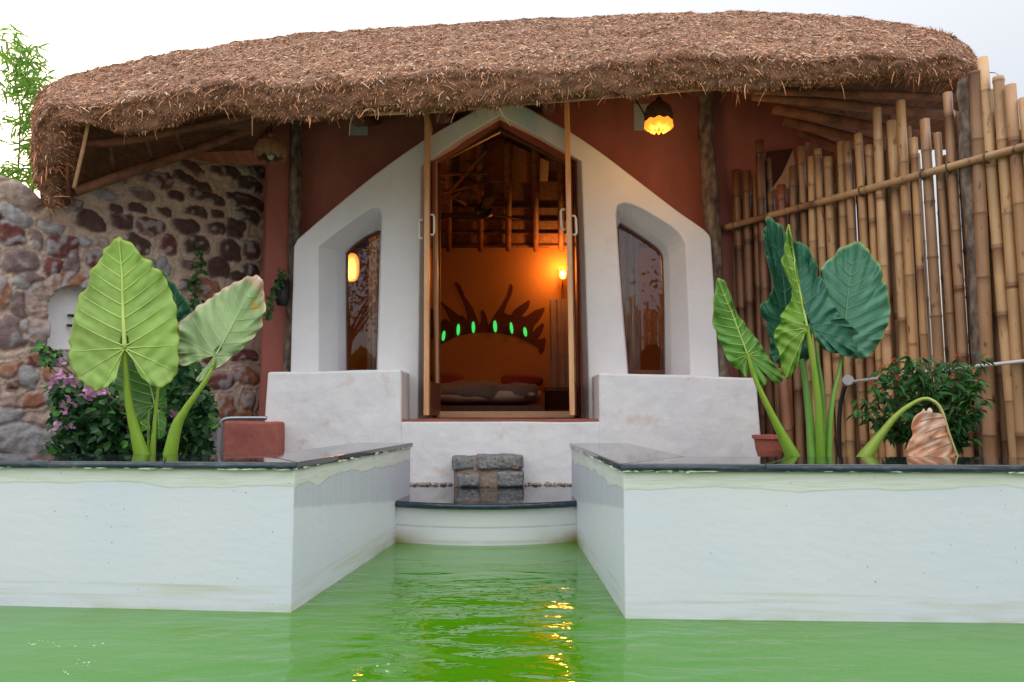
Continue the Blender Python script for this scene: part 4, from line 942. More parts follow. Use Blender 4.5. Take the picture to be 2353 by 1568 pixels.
LB_=[(60,490,135,150,GM,-.2),(245,440,62,60,BP,0),(250,570,50,45,BP,0),(50,810,92,56,OR,0),(270,770,92,55,MR,0),(210,900,112,72,GR,.5),(480,870,112,66,OR,0),(50,930,62,36,MR,0),(40,1060,82,62,BP,0),(290,1060,150,55,OR,-.05),(60,1200,142,82,GR,0),(370,1220,150,60,BP,0),(200,1400,250,130,GR,0),(2110,890,90,60,OR,.1),(1890,900,112,50,MR,0),(2080,700,90,50,MR,0),(1940,1110,66,95,OR,0),(2110,1090,50,90,OR,0),(1800,720,82,50,MR,0),(2070,1190,82,30,OR,0),(500,720,112,50,GR,0),(1650,900,90,60,GM,0),(1700,1060,70,70,MR,0),(1500,900,80,60,GM,0),(1300,760,90,60,MR,0),(700,1300,150,80,GR,0),(1000,1200,120,80,GM,0),(1400,1250,120,80,GM,0),(1700,1280,110,70,GM,0),(-150,520,80,90,GR,0),(-150,1000,90,80,GM,0)]
stones=[]
for conv,LL in ((cA,LA_),(cB,LB_)):
    for (x,y,rx,ry,c,rot) in LL:
        a0,z0=wallco(conv((x,y))); a1,_=wallco(conv((x+rx,y))); a2,_=wallco(conv((x-rx,y))); _,z1=wallco(conv((x,y-ry)))
        stones.append((a0,z0,abs(a1-a2)/2*1.08,abs(z1-z0)*1.08,c,rot))
na=wallco(cB((640,330))); nc=na; nw=abs(wallco(cB((415,330)))[0]-na[0]); nzb=wallco(cB((640,640)))[1]; nzc=wallco(cB((640,300)))[1]
# ring of flat stones about the niche
ring=[]
rO=nw*1.22
for k in range(11):
    an=math.pi*k/10
    ring.append((nc[0]-math.cos(an)*rO,nzc+math.sin(an)*rO,.085,.11,random.choice([BP,GR,BP,OR]),math.pi/2-an if False else (math.pi/2-an)))
ring+= [(nc[0]-rO,nzc-.2,.09,.09,BP,0),(nc[0]-rO,nzc-.4,.09,.09,OR,0),(nc[0]+rO,nzc-.2,.09,.09,BP,0)]
def inniche(a,z,k=1.0):
    if z<nzb-.0: return False
    if z<nzc: return abs(a-nc[0])<nw*k
    return math.hypot(a-nc[0],z-nzc)<nw*k
stones=[s_ for s_ in stones if not inniche(s_[0],s_[1],1.45)]+ring
A0,A1,Z0,Z1=-1.0,wl_+.15,.2,3.6; step=.0125
na_=int((A1-A0)/step); nz_=int((Z1-Z0)/step)
aa,zz=np.meshgrid(np.linspace(A0,A1,na_+1),np.linspace(Z0,Z1,nz_+1),indexing='ij')
wx=np.array([[0.0]*(nz_+1)]*(na_+1)); wz=wx.copy(); nf=wx.copy(); nf2=wx.copy()
for i in range(na_+1):
    for j in range(nz_+1):
        v=mnoise.noise_vector(Vector((aa[i,j]*5,zz[i,j]*5,0))); v2=mnoise.noise_vector(Vector((aa[i,j]*16,zz[i,j]*16,5)))
        wx[i,j]=v.x*.055+v2.x*.018; wz[i,j]=v.y*.055+v2.y*.018; nf[i,j]=v.z; nf2[i,j]=v2.z
hh=nf*.018+nf2*.006; cc=np.zeros((na_+1,nz_+1,3)); 
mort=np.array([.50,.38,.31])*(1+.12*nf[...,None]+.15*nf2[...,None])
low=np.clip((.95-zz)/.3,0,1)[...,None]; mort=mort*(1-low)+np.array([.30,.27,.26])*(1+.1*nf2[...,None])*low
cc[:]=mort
for (a0,z0,ra,rz,c,rot) in stones:
    ra=max(ra,.03); rz=max(rz,.03)
    du_=aa-a0+wx; dz_=zz-z0+wz; cr,sr=math.cos(rot),math.sin(rot)
    x=(du_*cr-dz_*sr)/ra; y=(du_*sr+dz_*cr)/rz; d=(np.abs(x)**3+np.abs(y)**3)**(1/3)
    hs=np.where(d<1,.016+.030*np.clip(1-d**4,0,1)**.6,0)
    ringh=.022*np.exp(-((d-1.28)/.16)**2); groove=-.014*np.exp(-((d-1.05)/.07)**2)
    hh=np.maximum(hh,ringh+nf*.008)+groove*(d>1)
    ins=d<1; hh=np.where(ins,hs+nf2*.012+nf*.01,hh)
    g=np.array([.33,.33,.35]); k=np.clip((nf2*1.3+nf*1.1+random.uniform(-.55,.1)-(.35 if c is DK else 0))*2.6+.15,0,1)[...,None]
    colr_=np.array(c)*(1+.35*nf2[...,None])
    edge_=np.clip((d-.80)/.2,0,1)[...,None]*.45
    colr_=colr_*(1-k*.75)+g*k*.75; colr_=colr_*(1-edge_)+np.array([.34,.27,.25])*edge_
    cc=np.where(ins[...,None],colr_,cc)
topz=[wallco(p)[0:2] for p in [(-60,375),(0,398),(50,425),(95,462)]]+[(wallco((150,450))[0],wallco((150,450))[1]),(wallco((185,425))[0],wallco((185,425))[1]),(wallco((400,360))[0],wallco((400,360))[1]),(wallco((480,372))[0],wallco((480,372))[1]),(wallco((620,382))[0],wallco((620,382))[1])]
topz=[(-3,topz[0][1])]+topz+[(9,topz[-1][1])]
tz=np.interp(aa[:,0],[t_[0] for t_ in topz],[t_[1] for t_ in topz])+np.array([mnoise.noise(Vector((a_*4,0,0)))*.04 for a_ in aa[:,0]])
nic=np.zeros_like(aa,dtype=bool)
for i in range(na_+1):
    for j in range(nz_+1): nic[i,j]=inniche(aa[i,j]+wx[i,j]*.3,zz[i,j]+wz[i,j]*.3)
zc2=np.minimum(zz,tz[:,None]); hh=np.where(zz>tz[:,None]-.05,hh-np.clip((zz-(tz[:,None]-.05))/.05,0,1)*.02,hh)
off=np.where(zz>tz[:,None]+.001,-np.clip((zz-tz[:,None])*1.2,0,.30),hh)
off=np.where(nic,-.14,off); cc=np.where(nic[...,None],np.array([.60,.55,.55]),cc)
X=SA.x+wdir.x*aa+wn.x*off; Y=SA.y+wdir.y*aa+wn.y*off
vs=np.stack([X,Y,zc2],-1).reshape(-1,3); J=nz_+1
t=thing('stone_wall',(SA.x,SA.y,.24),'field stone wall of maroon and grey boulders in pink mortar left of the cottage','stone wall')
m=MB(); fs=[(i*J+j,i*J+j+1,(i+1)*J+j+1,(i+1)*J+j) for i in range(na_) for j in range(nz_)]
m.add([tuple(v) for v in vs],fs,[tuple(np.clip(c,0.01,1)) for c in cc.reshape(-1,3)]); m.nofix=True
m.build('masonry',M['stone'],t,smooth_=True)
# white plaster back of the niche with two dark brackets
def wp(a,z,o): return Vector((SA.x+wdir.x*a+wn.x*o,SA.y+wdir.y*a+wn.y*o,z))
q=[wp(nc[0]-nw,nzb,-.12)]+[wp(nc[0]-math.cos(math.pi*k/16)*nw,nzc+math.sin(math.pi*k/16)*nw,-.12) for k in range(17)]+[wp(nc[0]+nw,nzb,-.12)]
m=MB(); m.nofix=True; m.add([p-Vector((wn.x,wn.y,0))*0 for p in q],[tuple(range(len(q)))]); m.build('niche_plaster',M['white'],t,attr=False)
for pz in ((168,722),(166,745)):
    a_,z_=wallco(pz); m=MB(); m.tube([wp(a_-.0,z_,-.11),wp(a_+.015,z_-.01,-.05)],[.010,.014],8); m.build('bracket',M['black'],t,attr=False)
# ------------------------------------------------------------------ bamboo fence
FA=(2.03,7.05); FB=(3.43,4.81); fd=Vector((FB[0]-FA[0],FB[1]-FA[1])).normalized(); fnr=Vector((-fd.y,fd.x))
if fnr.dot(Vector((-1,-.3)))<0: fnr=-fnr
fence=thing('bamboo_fence',(2.7,5.9,.24),'tall fence of upright dried bamboo poles with a long cross rail, right of the cottage','fence')
def bpole(b,t_,r_,col,name='bamboo_pole',seed=0,parent=fence,inter=None,bands=True):
    b=Vector(b); t_=Vector(t_); L_=(t_-b).length; pts_=[];rr=[];cl=[]
    z=random.uniform(0,.25); inter=inter or random.uniform(.36,.58); marks=[]
    while z<L_: marks.append(z); z+=inter*random.uniform(.85,1.15)
    ss=sorted(set([0,L_]+[max(0,min(L_,m_+e)) for m_ in marks for e in (-.02,-.009,-.003,.003,.010,.03)]+[L_*k/8 for k in range(9)]))
    bow=Vector((random.gauss(0,.006),random.gauss(0,.006),0))
    dark=[random.random()<.38 for _ in marks]
    for s_ in ss:
        q=b.lerp(t_,s_/L_)+bow*math.sin(math.pi*s_/L_); k=1.0; dmin=min([abs(s_-m_) for m_ in marks]+[9])
        rk=r_*(1-.12*s_/L_)*(1.0+(.09 if dmin<.0045 else .035 if dmin<.012 else 0))
        tone=1+.10*mnoise.noise(Vector((seed,s_*1.5,0)))
        cc_=[x*tone for x in col]
        if dmin<.0045: cc_=[x*.55 for x in cc_]
        elif dmin<.025:
            i_=min(range(len(marks)),key=lambda i:abs(s_-marks[i]))
            cc_=[x*y for x,y in zip(cc_,(.42,.32,.28))] if dark[i_] and bands else [x*.82 for x in cc_]
        pts_.append(q); rr.append(rk); cl.append(tuple(cc_))
    m=MB(); m.tube(pts_,rr,12,cl); m.c=[(*c[:3],1) for c in m.c]
    # hollow cut top
    o=m.build(name,M['bamboo'],parent,smooth_=True); return o
BC=[(.50,.32,.17),(.45,.28,.14),(.56,.37,.20),(.40,.235,.12),(.52,.32,.16),(.34,.20,.11),(.47,.28,.13)]
BD=(.20,.10,.055)
poles=[(1696,390,24,'d'),(1717,393,22,'d'),(1736,400,16,'d'),(1753,322,21,'d'),(1776,443,16,'b'),(1799,427,22,'r'),(1823,383,19,'b'),(1845,338,18,'c'),(1867,362,20,0),(1889,344,18,0),(1909,361,21,0),(1933,328,20,0),(1957,326,18,0),(1981,308,20,0),(2003,335,17,0),(2026,251,21,0),(2051,277,23,0),(2080,233,22,0),(2107,318,18,0),(2133,275,23,0),(2160,304,18,0),(2188,214,22,0),(2249,169,28,0),(2277,130,25,0),(2307,177,26,0),(2338,197,26,0),(2366,225,26,0)]
def railv(u): return 530+(345-530)*(u-1660)/(2353-1660)
cols={'d':BD,'b':(.25,.155,.085),'r':(.26,.10,.06),'c':(.34,.20,.11)}
lastx=None
for i,(u,tv,w_,k) in enumerate(poles):
    q=PL(u,railv(u),FA,FB); r_=w_/2/F*q.y*1.06; jit=random.gauss(0,.010); 
    tp=PL(u-(railv(u)-tv)*.05*(u-1176)/1100,tv,FA,FB)
    lean=Vector((fd.x,fd.y))*random.gauss(0,.022)
    o_=fnr*jit
    b=(q.x+o_.x-lean.x,q.y+o_.y-lean.y,.2); t_=(q.x+o_.x+lean.x*.4,q.y+o_.y+lean.y*.4,tp.z)
    bpole(b,t_,r_,cols.get(k,random.choice(BC)),seed=i)
# second row slightly behind closes most gaps (leaving the slits seen in the photo), and poles further along
L_f=(Vector(FB)-Vector(FA)).length
sB=-.02; i=0; Lx=(Vector((PL(2366,330,FA,FB).x,PL(2366,330,FA,FB).y))-Vector(FA)).length
slits=[PL(u,700,FA,FB) for u in (2118,2136,2293,2322)]; slits=[(Vector((q.x,q.y))-Vector(FA)).length for q in slits]
while sB<Lx:
    sB+=random.uniform(.050,.060); i+=1
    if min(abs(sB-.03-q) for q in slits)<.017: continue
    pb=Vector(FA)+fd*sB-fnr*.085; uu=min(poles,key=lambda k:abs((Vector((PL(k[0],600,FA,FB).x,PL(k[0],600,FA,FB).y))-Vector(FA)).length-sB))
    tp=PL(uu[0],uu[1]+random.uniform(25,70),FA,FB)
    bpole((pb.x,pb.y,.2),(pb.x,pb.y,tp.z),random.uniform(.026,.030),random.choice([(.24,.13,.07),(.3,.18,.1),(.36,.22,.12)]),seed=50+i)
q0=PL(2366,330,FA,FB)
s_=((Vector((q0.x,q0.y))-Vector(FA)).length)
for i in range(34):
    s_+=random.uniform(.085,.11); p=Vector(FA)+fd*s_+fnr*random.gauss(0,.01); zt_=3.0+random.uniform(-.25,.35)
    bpole((p.x,p.y,.2),(p.x,p.y,zt_),random.uniform(.036,.046),random.choice(BC),seed=90+i)
# dark timber post among the poles
m=MB(); q=PL(2228,400,FA,FB); tp=PL(2212,188,FA,FB)
pp=[Vector((q.x+.01*math.sin(k),q.y,.2+(tp.z-.2)*k/14)) for k in range(15)]; m.tube(pp,[.052]*15,14,sub=4); m.v=[tuple(Vector(p)+mnoise.noise_vector(Vector(p)*8)*.012) for p in m.v]
m.build('timber_post',M['post'],fence,smooth_=True,attr=False)
# reddish debarked branch pole low down
q=PL(1818,900,FA,FB); bpole((q.x+fnr.x*.05,q.y+fnr.y*.05,.2),(q.x-.04+fnr.x*.05,q.y+fnr.y*.05,1.25),.045,(.34,.17,.10),'branch_pole',seed=5,inter=.5,bands=False)
# rails
ra=PL(1655,532,FA,FB); rb=PL(2353,345,FA,FB); dr=(rb-ra)
def rail(a,b,r_,nm='bamboo_rail'):
    bpole(a,b,r_,(.47,.31,.17),nm,seed=77,inter=.45)
o3=Vector((fnr.x,fnr.y,0))*.068
rail(ra+o3,ra+dr*2.3+o3,.030)
for u in (1700,1850,1990,2130,2190,2277):
    q=PL(u,railv(u),FA,FB)+o3; m=MB(); m.tube([q+Vector((fd.x,fd.y,0))*.0-o3*.6+Vector((0,0,.035)),q+Vector((0,0,.036)),q+o3*.45,q+Vector((0,0,-.036)),q-o3*.6+Vector((0,0,-.035))],.006,6,sub=4)
    m.build('lashing',M['bark'],fence,smooth_=True,attr=False)
# conduit with round junction box and black hose
t=thing('conduit_pipe',PL(1964,875,FA,FB),'thin white conduit with a round grey junction box running along the bamboo fence','pipe')
o4=Vector((fnr.x,fnr.y,0))*.085
a=PL(1975,878,FA,FB)+o4; b=PL(2353,833,FA,FB)+o4; m=MB(); m.tube([a,a+(b-a)*.5+Vector((0,0,.01)),a+(b-a),a+(b-a)*1.6],.0125,8); m.build('conduit',M['pvc'],t,smooth_=True,attr=False)
c=PL(1964,875,FA,FB)+o4; f3=Vector((fnr.x,fnr.y,0)).lerp(Vector((0,-1,0)),.5).normalized(); m=MB(); m.tube([c-f3*.02,c+f3*.018,c+f3*.022],[.042,.042,.036],24); m.build('junction_box',M['vent'],t,attr=False)
t=tag(MB().tube([PL(1957,888,FA,FB)+o4,PL(1947,925,FA,FB)+o4,PL(1943,980,FA,FB)+o4,PL(1945,1060,FA,FB)+o4,PL(1950,1110,FA,FB)+o4],.0165,10,sub=6).build('hose',M['black'],None,smooth_=True,attr=False),'black hose hanging down the bamboo fence below the round junction box','hose')
# terracotta pot right, red block with pipe rail left
c=P(1768,1045,5.7); t=thing('terracotta_pot',(c.x,5.7,.5),'small round terracotta pot beside the right white bench','plant pot')
zt_=P(1768,1000,5.7).z; m=MB(); m.tube([(c.x,5.7,.5),(c.x,5.7,.58),(c.x,5.7,zt_-.03),(c.x,5.7,zt_-.028),(c.x,5.7,zt_),(c.x,5.7,zt_+.001),(c.x,5.7,zt_-.03)],[.075,.098,.11,.124,.124,.104,.09],28); m.build('pot_body',M['terracotta'],t,smooth_=False,attr=False)
m=MB(); m.tube([(c.x,5.7,zt_-.025),(c.x,5.7,zt_-.02)],[.095,.095],20); m.build('soil',M['soil'],t,attr=False)
a=P(513,968,6.05); b=P(611,1048,6.05); t=thing('masonry_block',((a.x+b.x)/2,6.2,.24),'low red painted masonry block between the stone wall and the left white bench','masonry block')
m=MB(); wob(m,a.x,b.x+.1,6.05,6.6,.2,a.z,10,8,12,.02); o=m.build('block',M['pinkblock'],t,attr=False,weld=.001); bevel(o,.02,3)
t=tag(MB().tube([P(500,1050,5.9),P(503,1010,5.9),P(508,975,5.9),P(513,966,5.9),P(526,962,5.9),P(560,961,5.9),P(613,961,5.9)],.0155,12,sub=6).build('pipe_rail',M['steel'],None,smooth_=True,attr=False),'bent galvanised pipe rail in front of the red masonry block','pipe rail')
# ------------------------------------------------------------------ elephant ear plants
def inpoly_r(C,theta,poly):  # distance from C along theta to the outline
    dx,dy=math.cos(theta),math.sin(theta); best=None
    n=len(poly)
    for i in range(n):
        ax,ay=poly[i]; bx,by=poly[(i+1)%n]; ex,ey_=bx-ax,by-ay; den=dx*ey_-dy*ex
        if abs(den)<1e-9: continue
        t=((ax-C[0])*ey_-(ay-C[1])*ex)/den; s_=((ax-C[0])*dy-(ay-C[1])*dx)/den
        if t>0 and -1e-6<=s_<=1+1e-6: best=t if best is None else max(best,t)
    return best or 1
def big_leaf(parent,conv,A,T,outline,Y0,base,edge,vein,tilt=0,cup=0,fold=0,arch=0,quilt=.006,ripple=.012,edgew=.04,nv=7,matl='leaf',seed=0,mid=None,vw=1.0,patch=None,name='leaf'):
    A=conv(A); T=conv(T); ol=[conv(p) for p in outline]; ol=V2(ol,6,True)
    cx_=sum(p[0] for p in ol)/len(ol); cy_=sum(p[1] for p in ol)/len(ol); no_=[]
    for i,(x,y) in enumerate(ol):
        a_=ol[i-1]; b_=ol[(i+1)%len(ol)]; tx,ty=b_[0]-a_[0],b_[1]-a_[1]; tl_=math.hypot(tx,ty)+1e-6; k=min(1,max(0,math.hypot(x-A[0],y-A[1])/math.hypot(T[0]-A[0],T[1]-A[1])*3-.35))*(1.5*math.sin(i*.78+seed)+2.2*mnoise.noise(Vector((i*.17,seed,7))))*math.hypot(T[0]-A[0],T[1]-A[1])/260
        no_.append((x+ty/tl_*k,y-tx/tl_*k))
    ol=no_
    C=(A[0]+(T[0]-A[0])*.06,A[1]+(T[1]-A[1])*.06)
    Lp=math.hypot(T[0]-A[0],T[1]-A[1]); mx,my=(T[0]-A[0])/Lp,(T[1]-A[1])/Lp; Lm=Lp/F*Y0
    # wavy outline detail
    n=len(ol)
    midc=[conv(p) for p in mid] if mid else None
    def midx(t): # lateral shift of the midrib (px) at fraction t
        if not midc: return 0
        l=[]; 
        for p in [A]+midc+[T]:
            tt=((p[0]-A[0])*mx+(p[1]-A[1])*my)/Lp; ss=(-(p[0]-A[0])*my+(p[1]-A[1])*mx); l.append((tt,ss))
        return float(np.interp(t,[a for a,b in l],[b for a,b in l]))
    def depth(px,r_,th_):
        t=((px[0]-A[0])*mx+(px[1]-A[1])*my)/Lp; s_=(-(px[0]-A[0])*my+(px[1]-A[1])*mx-midx(t))/Lp
        d=tilt*t+cup*s_*s_*4+fold*abs(s_)*2+arch*(t-.4)**2
        ph=(t-.75*abs(s_))*nv*2*math.pi*.95
        d+=quilt*math.sin(ph+1.2*mnoise.noise(Vector((t*4,s_*4,seed))))*min(1,abs(s_)*5)*(.12+1.0*abs(mnoise.noise(Vector((t*2.5+3,s_*2.5,seed+9)))))
        d+=ripple*(r_**5)*math.sin(th_*13+seed)+ripple*.6*(r_**7)*math.sin(th_*29+seed*2)
        d+=.010*mnoise.noise(Vector((t*3+seed,s_*3,0)))
        return Y0+d*Lm/.45, t, s_
    nr=20; vs=[];cl=[]
    D,t,s_=depth(C,0,0); vs.append(P(C[0],C[1],D)); cl.append(base)
    sb=Vector(base)
    for j in range(1,nr+1):
        r_=(j/nr)**.85
        for i in range(n):
            p=ol[i]; q=(C[0]+(p[0]-C[0])*r_,C[1]+(p[1]-C[1])*r_); th_=2*math.pi*i/n
            D,t,s_=depth(q,r_,th_); vs.append(P(q[0],q[1],D))
            k=1+.20*mnoise.noise(Vector((q[0]*.012+seed,q[1]*.012,0)))+.10*mnoise.noise(Vector((q[0]*.05+seed,q[1]*.05,0)))
            c=sb*k
            w_=edgew*(1+.9*mnoise.noise(Vector((i*.06,seed,3)))); f_=max(0,min(1,(r_-(1-w_))/(w_*.6+1e-4))) 
            c=c.lerp(Vector(edge),f_*.85)
            if patch: 
                for (pp_,pr_,pc_) in patch:
                    pq=conv(pp_); dd=math.hypot(q[0]-pq[0],q[1]-pq[1])/pr_+.5*mnoise.noise(Vector((q[0]*.08,q[1]*.08,1)))
                    if dd<1: c=c.lerp(Vector(pc_),min(1,(1-dd)*2.2))
            cl.append(tuple(c))
    fs=[(0,1+i,1+(i+1)%n) for i in range(n)]
    for j in range(nr-1):
        for i in range(n):
            a=1+j*n+i; b=1+j*n+(i+1)%n; fs.append((a,b,b+n,a+n))
    m=MB(); m.add(vs,fs,cl); m.nofix=True
    o=m.build(name,M[matl],parent,smooth_=True); sd=o.modifiers.new('s','SOLIDIFY'); sd.thickness=.0018
    # veins
    m=MB(); eps=-.0015
    def pt(t,sgn_s): # t along, s lateral in px
        sx=midx(t)+sgn_s; return (A[0]+mx*t*Lp-my*sx, A[1]+my*t*Lp+mx*sx)
    mp_=[]
    for k in range(25):
        t=k/24*.985; q=pt(t,0); D,_,_=depth(q,.3,0); mp_.append(P(q[0],q[1],D+eps))
    m.tube(mp_,[.0062*vw*(1-.85*k/24) for k in range(25)],7,vein)
    for sgn in (-1,1):
        for k in range(nv+3):
            if k<nv: t0=.02+.86*k/nv; ang=R(62-14*k/nv)
            else: t0=.0; ang=R(62+28*(k-nv+1))
            dx,dy=math.cos(ang),math.sin(ang)*sgn; q0=pt(t0,0)
            gx,gy=mx*dx-my*dy,my*dx+mx*dy; th_=math.atan2(gy,gx); Rr=inpoly_r(q0,th_,ol)
            ll=[]
            # bend towards the tip as they run out
            bend=.10 if k<nv else -.02
            for j in range(13):
                f_=j/12; q=(q0[0]+gx*Rr*.93*f_+mx*Rr*bend*f_*f_*1.0-mx*Rr*bend*.8*f_, q0[1]+gy*Rr*.93*f_+my*Rr*bend*f_*f_*1.0-my*Rr*bend*.8*f_)
                # radial parameter from C
                rc=math.hypot(q[0]-C[0],q[1]-C[1]); RR=inpoly_r(C,math.atan2(q[1]-C[1],q[0]-C[0]),ol) if rc>1e-3 else 1
                r_=min(1,rc/max(RR,1e-3)); 
                if r_>.985 and j>4: break
                r_=min(r_,max(f_,.1)) if k>=nv else r_
                # theta index for ripple
                bi=min(range(0,n,3),key=lambda i:abs(math.atan2(math.sin(math.atan2(ol[i][1]-C[1],ol[i][0]-C[0])-math.atan2(q[1]-C[1],q[0]-C[0])),math.cos(math.atan2(ol[i][1]-C[1],ol[i][0]-C[0])-math.atan2(q[1]-C[1],q[0]-C[0])))))
                D,_,_=depth(q,r_,2*math.pi*bi/n); ll.append(P(q[0],q[1],D+eps))
            if len(ll)>2: m.tube(ll,[.0026*vw**.6*1.15*(1-.75*j/len(ll)) for j in range(len(ll))],5,vein)
    m.build('vein',M['stalk'],o,smooth_=True)
    return o
def stalk(parent,conv,l,Y0,Y1,col0,col1,name='stalk',sheath=0):
    pp=[];rr=[]
    for i,(x,y,w_) in enumerate(l):
        u,v=conv((x,y)); Y=Y0+(Y1-Y0)*i/(len(l)-1); pp.append(P(u,v,Y)); sc=(conv((w_,0))[0]-conv((0,0))[0]); rr.append(sc/2/F*Y)
    d=(pp[-1]-pp[-2]); pp.append(pp[-1]+d.normalized()*.14); rr.append(rr[-1]*1.02)
    p2,r2=smooth(pp,rr,8); n=len(p2); m=MB()
    cl=[tuple(col0[k]+(col1[k]-col0[k])*min(1,i/n*1.2) for k in range(3)) for i in range(n)]
    m.tube(p2,r2,16,cl)
    o=m.build(name,M['stalk'],parent,smooth_=True); return o
g1=(.33,.52,.11); e1=(.38,.50,.03); v1=(.52,.66,.17)
YP=4.05
t=thing('elephant_ear_plant',PZ(365,1051,.5),'elephant ear plant with big light green upright leaves in the left planter','plant','elephant ear plants')
ear1=t
big_leaf(t,c4,(783,775),(743,80),[(743,78),(790,98),(850,140),(880,188),(945,225),(965,268),(1020,300),(1045,352),(1075,420),(1092,480),(1112,560),(1116,640),(1120,700),(1118,800),(1122,880),(1108,930),(1078,978),(1040,1003),(985,1022),(940,998),(900,970),(868,920),(845,870),(828,815),(800,775),(775,772),(760,830),(747,900),(726,960),(690,1000),(650,1030),(600,1042),(560,1018),(510,985),(478,955),(450,900),(430,840),(438,770),(433,710),(452,650),(463,580),(482,500),(505,430),(555,380),(558,310),(600,250),(640,200),(650,160),(700,110)],
    YP-.12,g1,e1,v1,tilt=.02,cup=.06,arch=-.05,quilt=.006,ripple=.007,nv=7,seed=1,mid=[(772,560),(765,300)],vw=1.9,edgew=.03)
big_leaf(t,c4,(1350,825),(1625,322),[(1625,320),(1652,370),(1655,430),(1667,500),(1650,570),(1643,640),(1600,690),(1550,740),(1510,790),(1450,830),(1400,875),(1340,910),(1290,960),(1240,985),(1230,970),(1262,930),(1312,908),(1342,862),(1350,828),(1330,824),(1270,838),(1230,870),(1190,880),(1130,882),(1115,850),(1125,815),(1088,800),(1095,760),(1112,720),(1120,690),(1118,630),(1150,590),(1200,552),(1240,510),(1290,480),(1330,452),(1360,430),(1400,402),(1450,372),(1500,350),(1560,325),(1600,318)],
    YP+.02,(.37,.52,.24),(.74,.55,.42),(.45,.58,.30),tilt=.05,cup=.05,fold=.03,quilt=.007,ripple=.022,nv=6,seed=4,vw=.8,edgew=.075,patch=[((1640,360),26,(.68,.48,.36)),((1600,510),14,(.6,.42,.10)),((1640,440),12,(.66,.45,.3)),((1600,330),18,(.66,.5,.36))])
big_leaf(t,c4,(1030,860),(1010,290),[(1010,288),(1060,340),(1105,385),(1130,430),(1165,460),(1190,510),(1205,545),(1215,620),(1218,700),(1205,780),(1190,880),(1190,930),(1150,985),(1110,1005),(1070,1000),(1035,930),(1015,900),(960,950),(890,900),(860,760),(880,600),(920,420)],
    YP+.16,(.03,.16,.09),(.10,.28,.07),(.10,.30,.16),cup=.08,quilt=.012,ripple=.02,seed=6,nv=7)
big_leaf(t,c4,(972,1132),(890,800),[(760,790),(830,790),(960,860),(1010,930),(1040,1010),(1042,1060),(1047,1120),(1040,1190),(1012,1150),(975,1130),(945,1190),(885,1252),(850,1200),(800,1152),(760,1120),(745,1060),(720,980),(735,900)],
    YP+.10,(.085,.25,.04),(.12,.3,.04),(.38,.56,.16),tilt=.06,cup=.05,quilt=.008,ripple=.014,seed=8,nv=5,vw=.8)
big_leaf(t,c4,(990,1165),(1000,1345),[(990,1160),(1020,1170),(1040,1215),(1040,1275),(1025,1325),(1000,1345),(982,1320),(985,1270),(980,1220)],YP+.04,(.10,.29,.05),(.2,.4,.05),(.35,.55,.15),seed=9,nv=3,vw=.5)
big_leaf(t,c4,(880,1240),(938,1285),[(880,1238),(905,1222),(930,1235),(942,1265),(938,1287),(905,1290),(882,1275)],YP-.0,(.12,.32,.05),(.2,.4,.05),(.35,.55,.15),seed=10,nv=3,vw=.5)
s0=(.33,.47,.05); s1=(.21,.38,.025)
stalk(t,c4,[(783,757,12),(784,790,28),(788,900,36),(800,1050,42),(820,1180,50),(850,1300,64),(893,1462,92)],YP-.13,YP-.02,s0,s1)
stalk(t,c4,[(1347,832,9),(1330,900,20),(1295,970,28),(1225,1070,36),(1160,1165,46),(1105,1270,66),(1062,1462,88)],YP+.0,YP,s0,s1)
stalk(t,c4,[(992,1015,12),(985,1090,19),(975,1200,24),(965,1320,30),(957,1462,36)],YP+.05,YP+.03,s0,s1)
stalk(t,c4,[(935,1170,10),(932,1250,14),(932,1350,16),(930,1462,18)],YP+.08,YP+.06,s1,s1)
# right plant
gd=(.040,.185,.11); ed=(.07,.24,.06); vd=(.09,.28,.16)
gl=(.15,.34,.035); vl=(.42,.58,.13)
t=thing('elephant_ear_plant',PZ(1860,1046,.5),'elephant ear plant with dark ruffled leaves in the right planter before the bamboo fence','plant','elephant ear plants')
ear2=t; YQ=3.95
big_leaf(t,c7,(700,860),(560,25),[(560,22),(600,50),(640,80),(670,120),(720,200),(760,330),(800,500),(820,700),(812,850),(790,890),(755,910),(735,890),(700,880),(660,900),(625,908),(590,880),(565,830),(578,780),(558,700),(540,640),(510,570),(530,540),(570,510),(592,430),(598,340),(612,298),(580,270),(555,260),(545,210),(552,150),(535,120),(545,70)],
    YQ+.20,gd,ed,vd,cup=.05,quilt=.018,ripple=.03,nv=8,seed=11,mid=[(640,260),(690,520)])
big_leaf(t,c7,(1010,790),(1090,174),[(1090,172),(1140,200),(1170,235),(1210,290),(1245,350),(1245,400),(1275,450),(1292,570),(1285,640),(1265,700),(1245,750),(1215,800),(1160,860),(1100,876),(1050,860),(1010,800),(985,840),(930,830),(900,740),(880,600),(865,480),(880,400),(868,350),(900,310),(960,250),(1000,210),(1050,190)],
    YQ+.14,(.08,.27,.165),(.32,.46,.12),(.14,.34,.19),tilt=.04,cup=.04,quilt=.010,ripple=.016,nv=8,seed=12,mid=[(1060,300),(1030,560)],vw=.9,edgew=.03)
big_leaf(t,c7,(800,690),(690,110),[(690,100),(710,168),(762,180),(800,210),(830,270),(858,310),(850,360),(882,400),(912,440),(930,500),(960,560),(987,600),(1010,632),(1040,650),(1062,680),(1100,720),(1095,800),(1080,840),(1040,861),(1000,850),(962,818),(920,832),(880,800),(845,750),(805,695),(770,640),(740,500),(700,330)],
    YQ+.04,(.045,.205,.13),ed,vd,tilt=.03,cup=.10,quilt=.014,ripple=.024,nv=8,seed=13,vw=.8,mid=[(722,300),(765,480)])
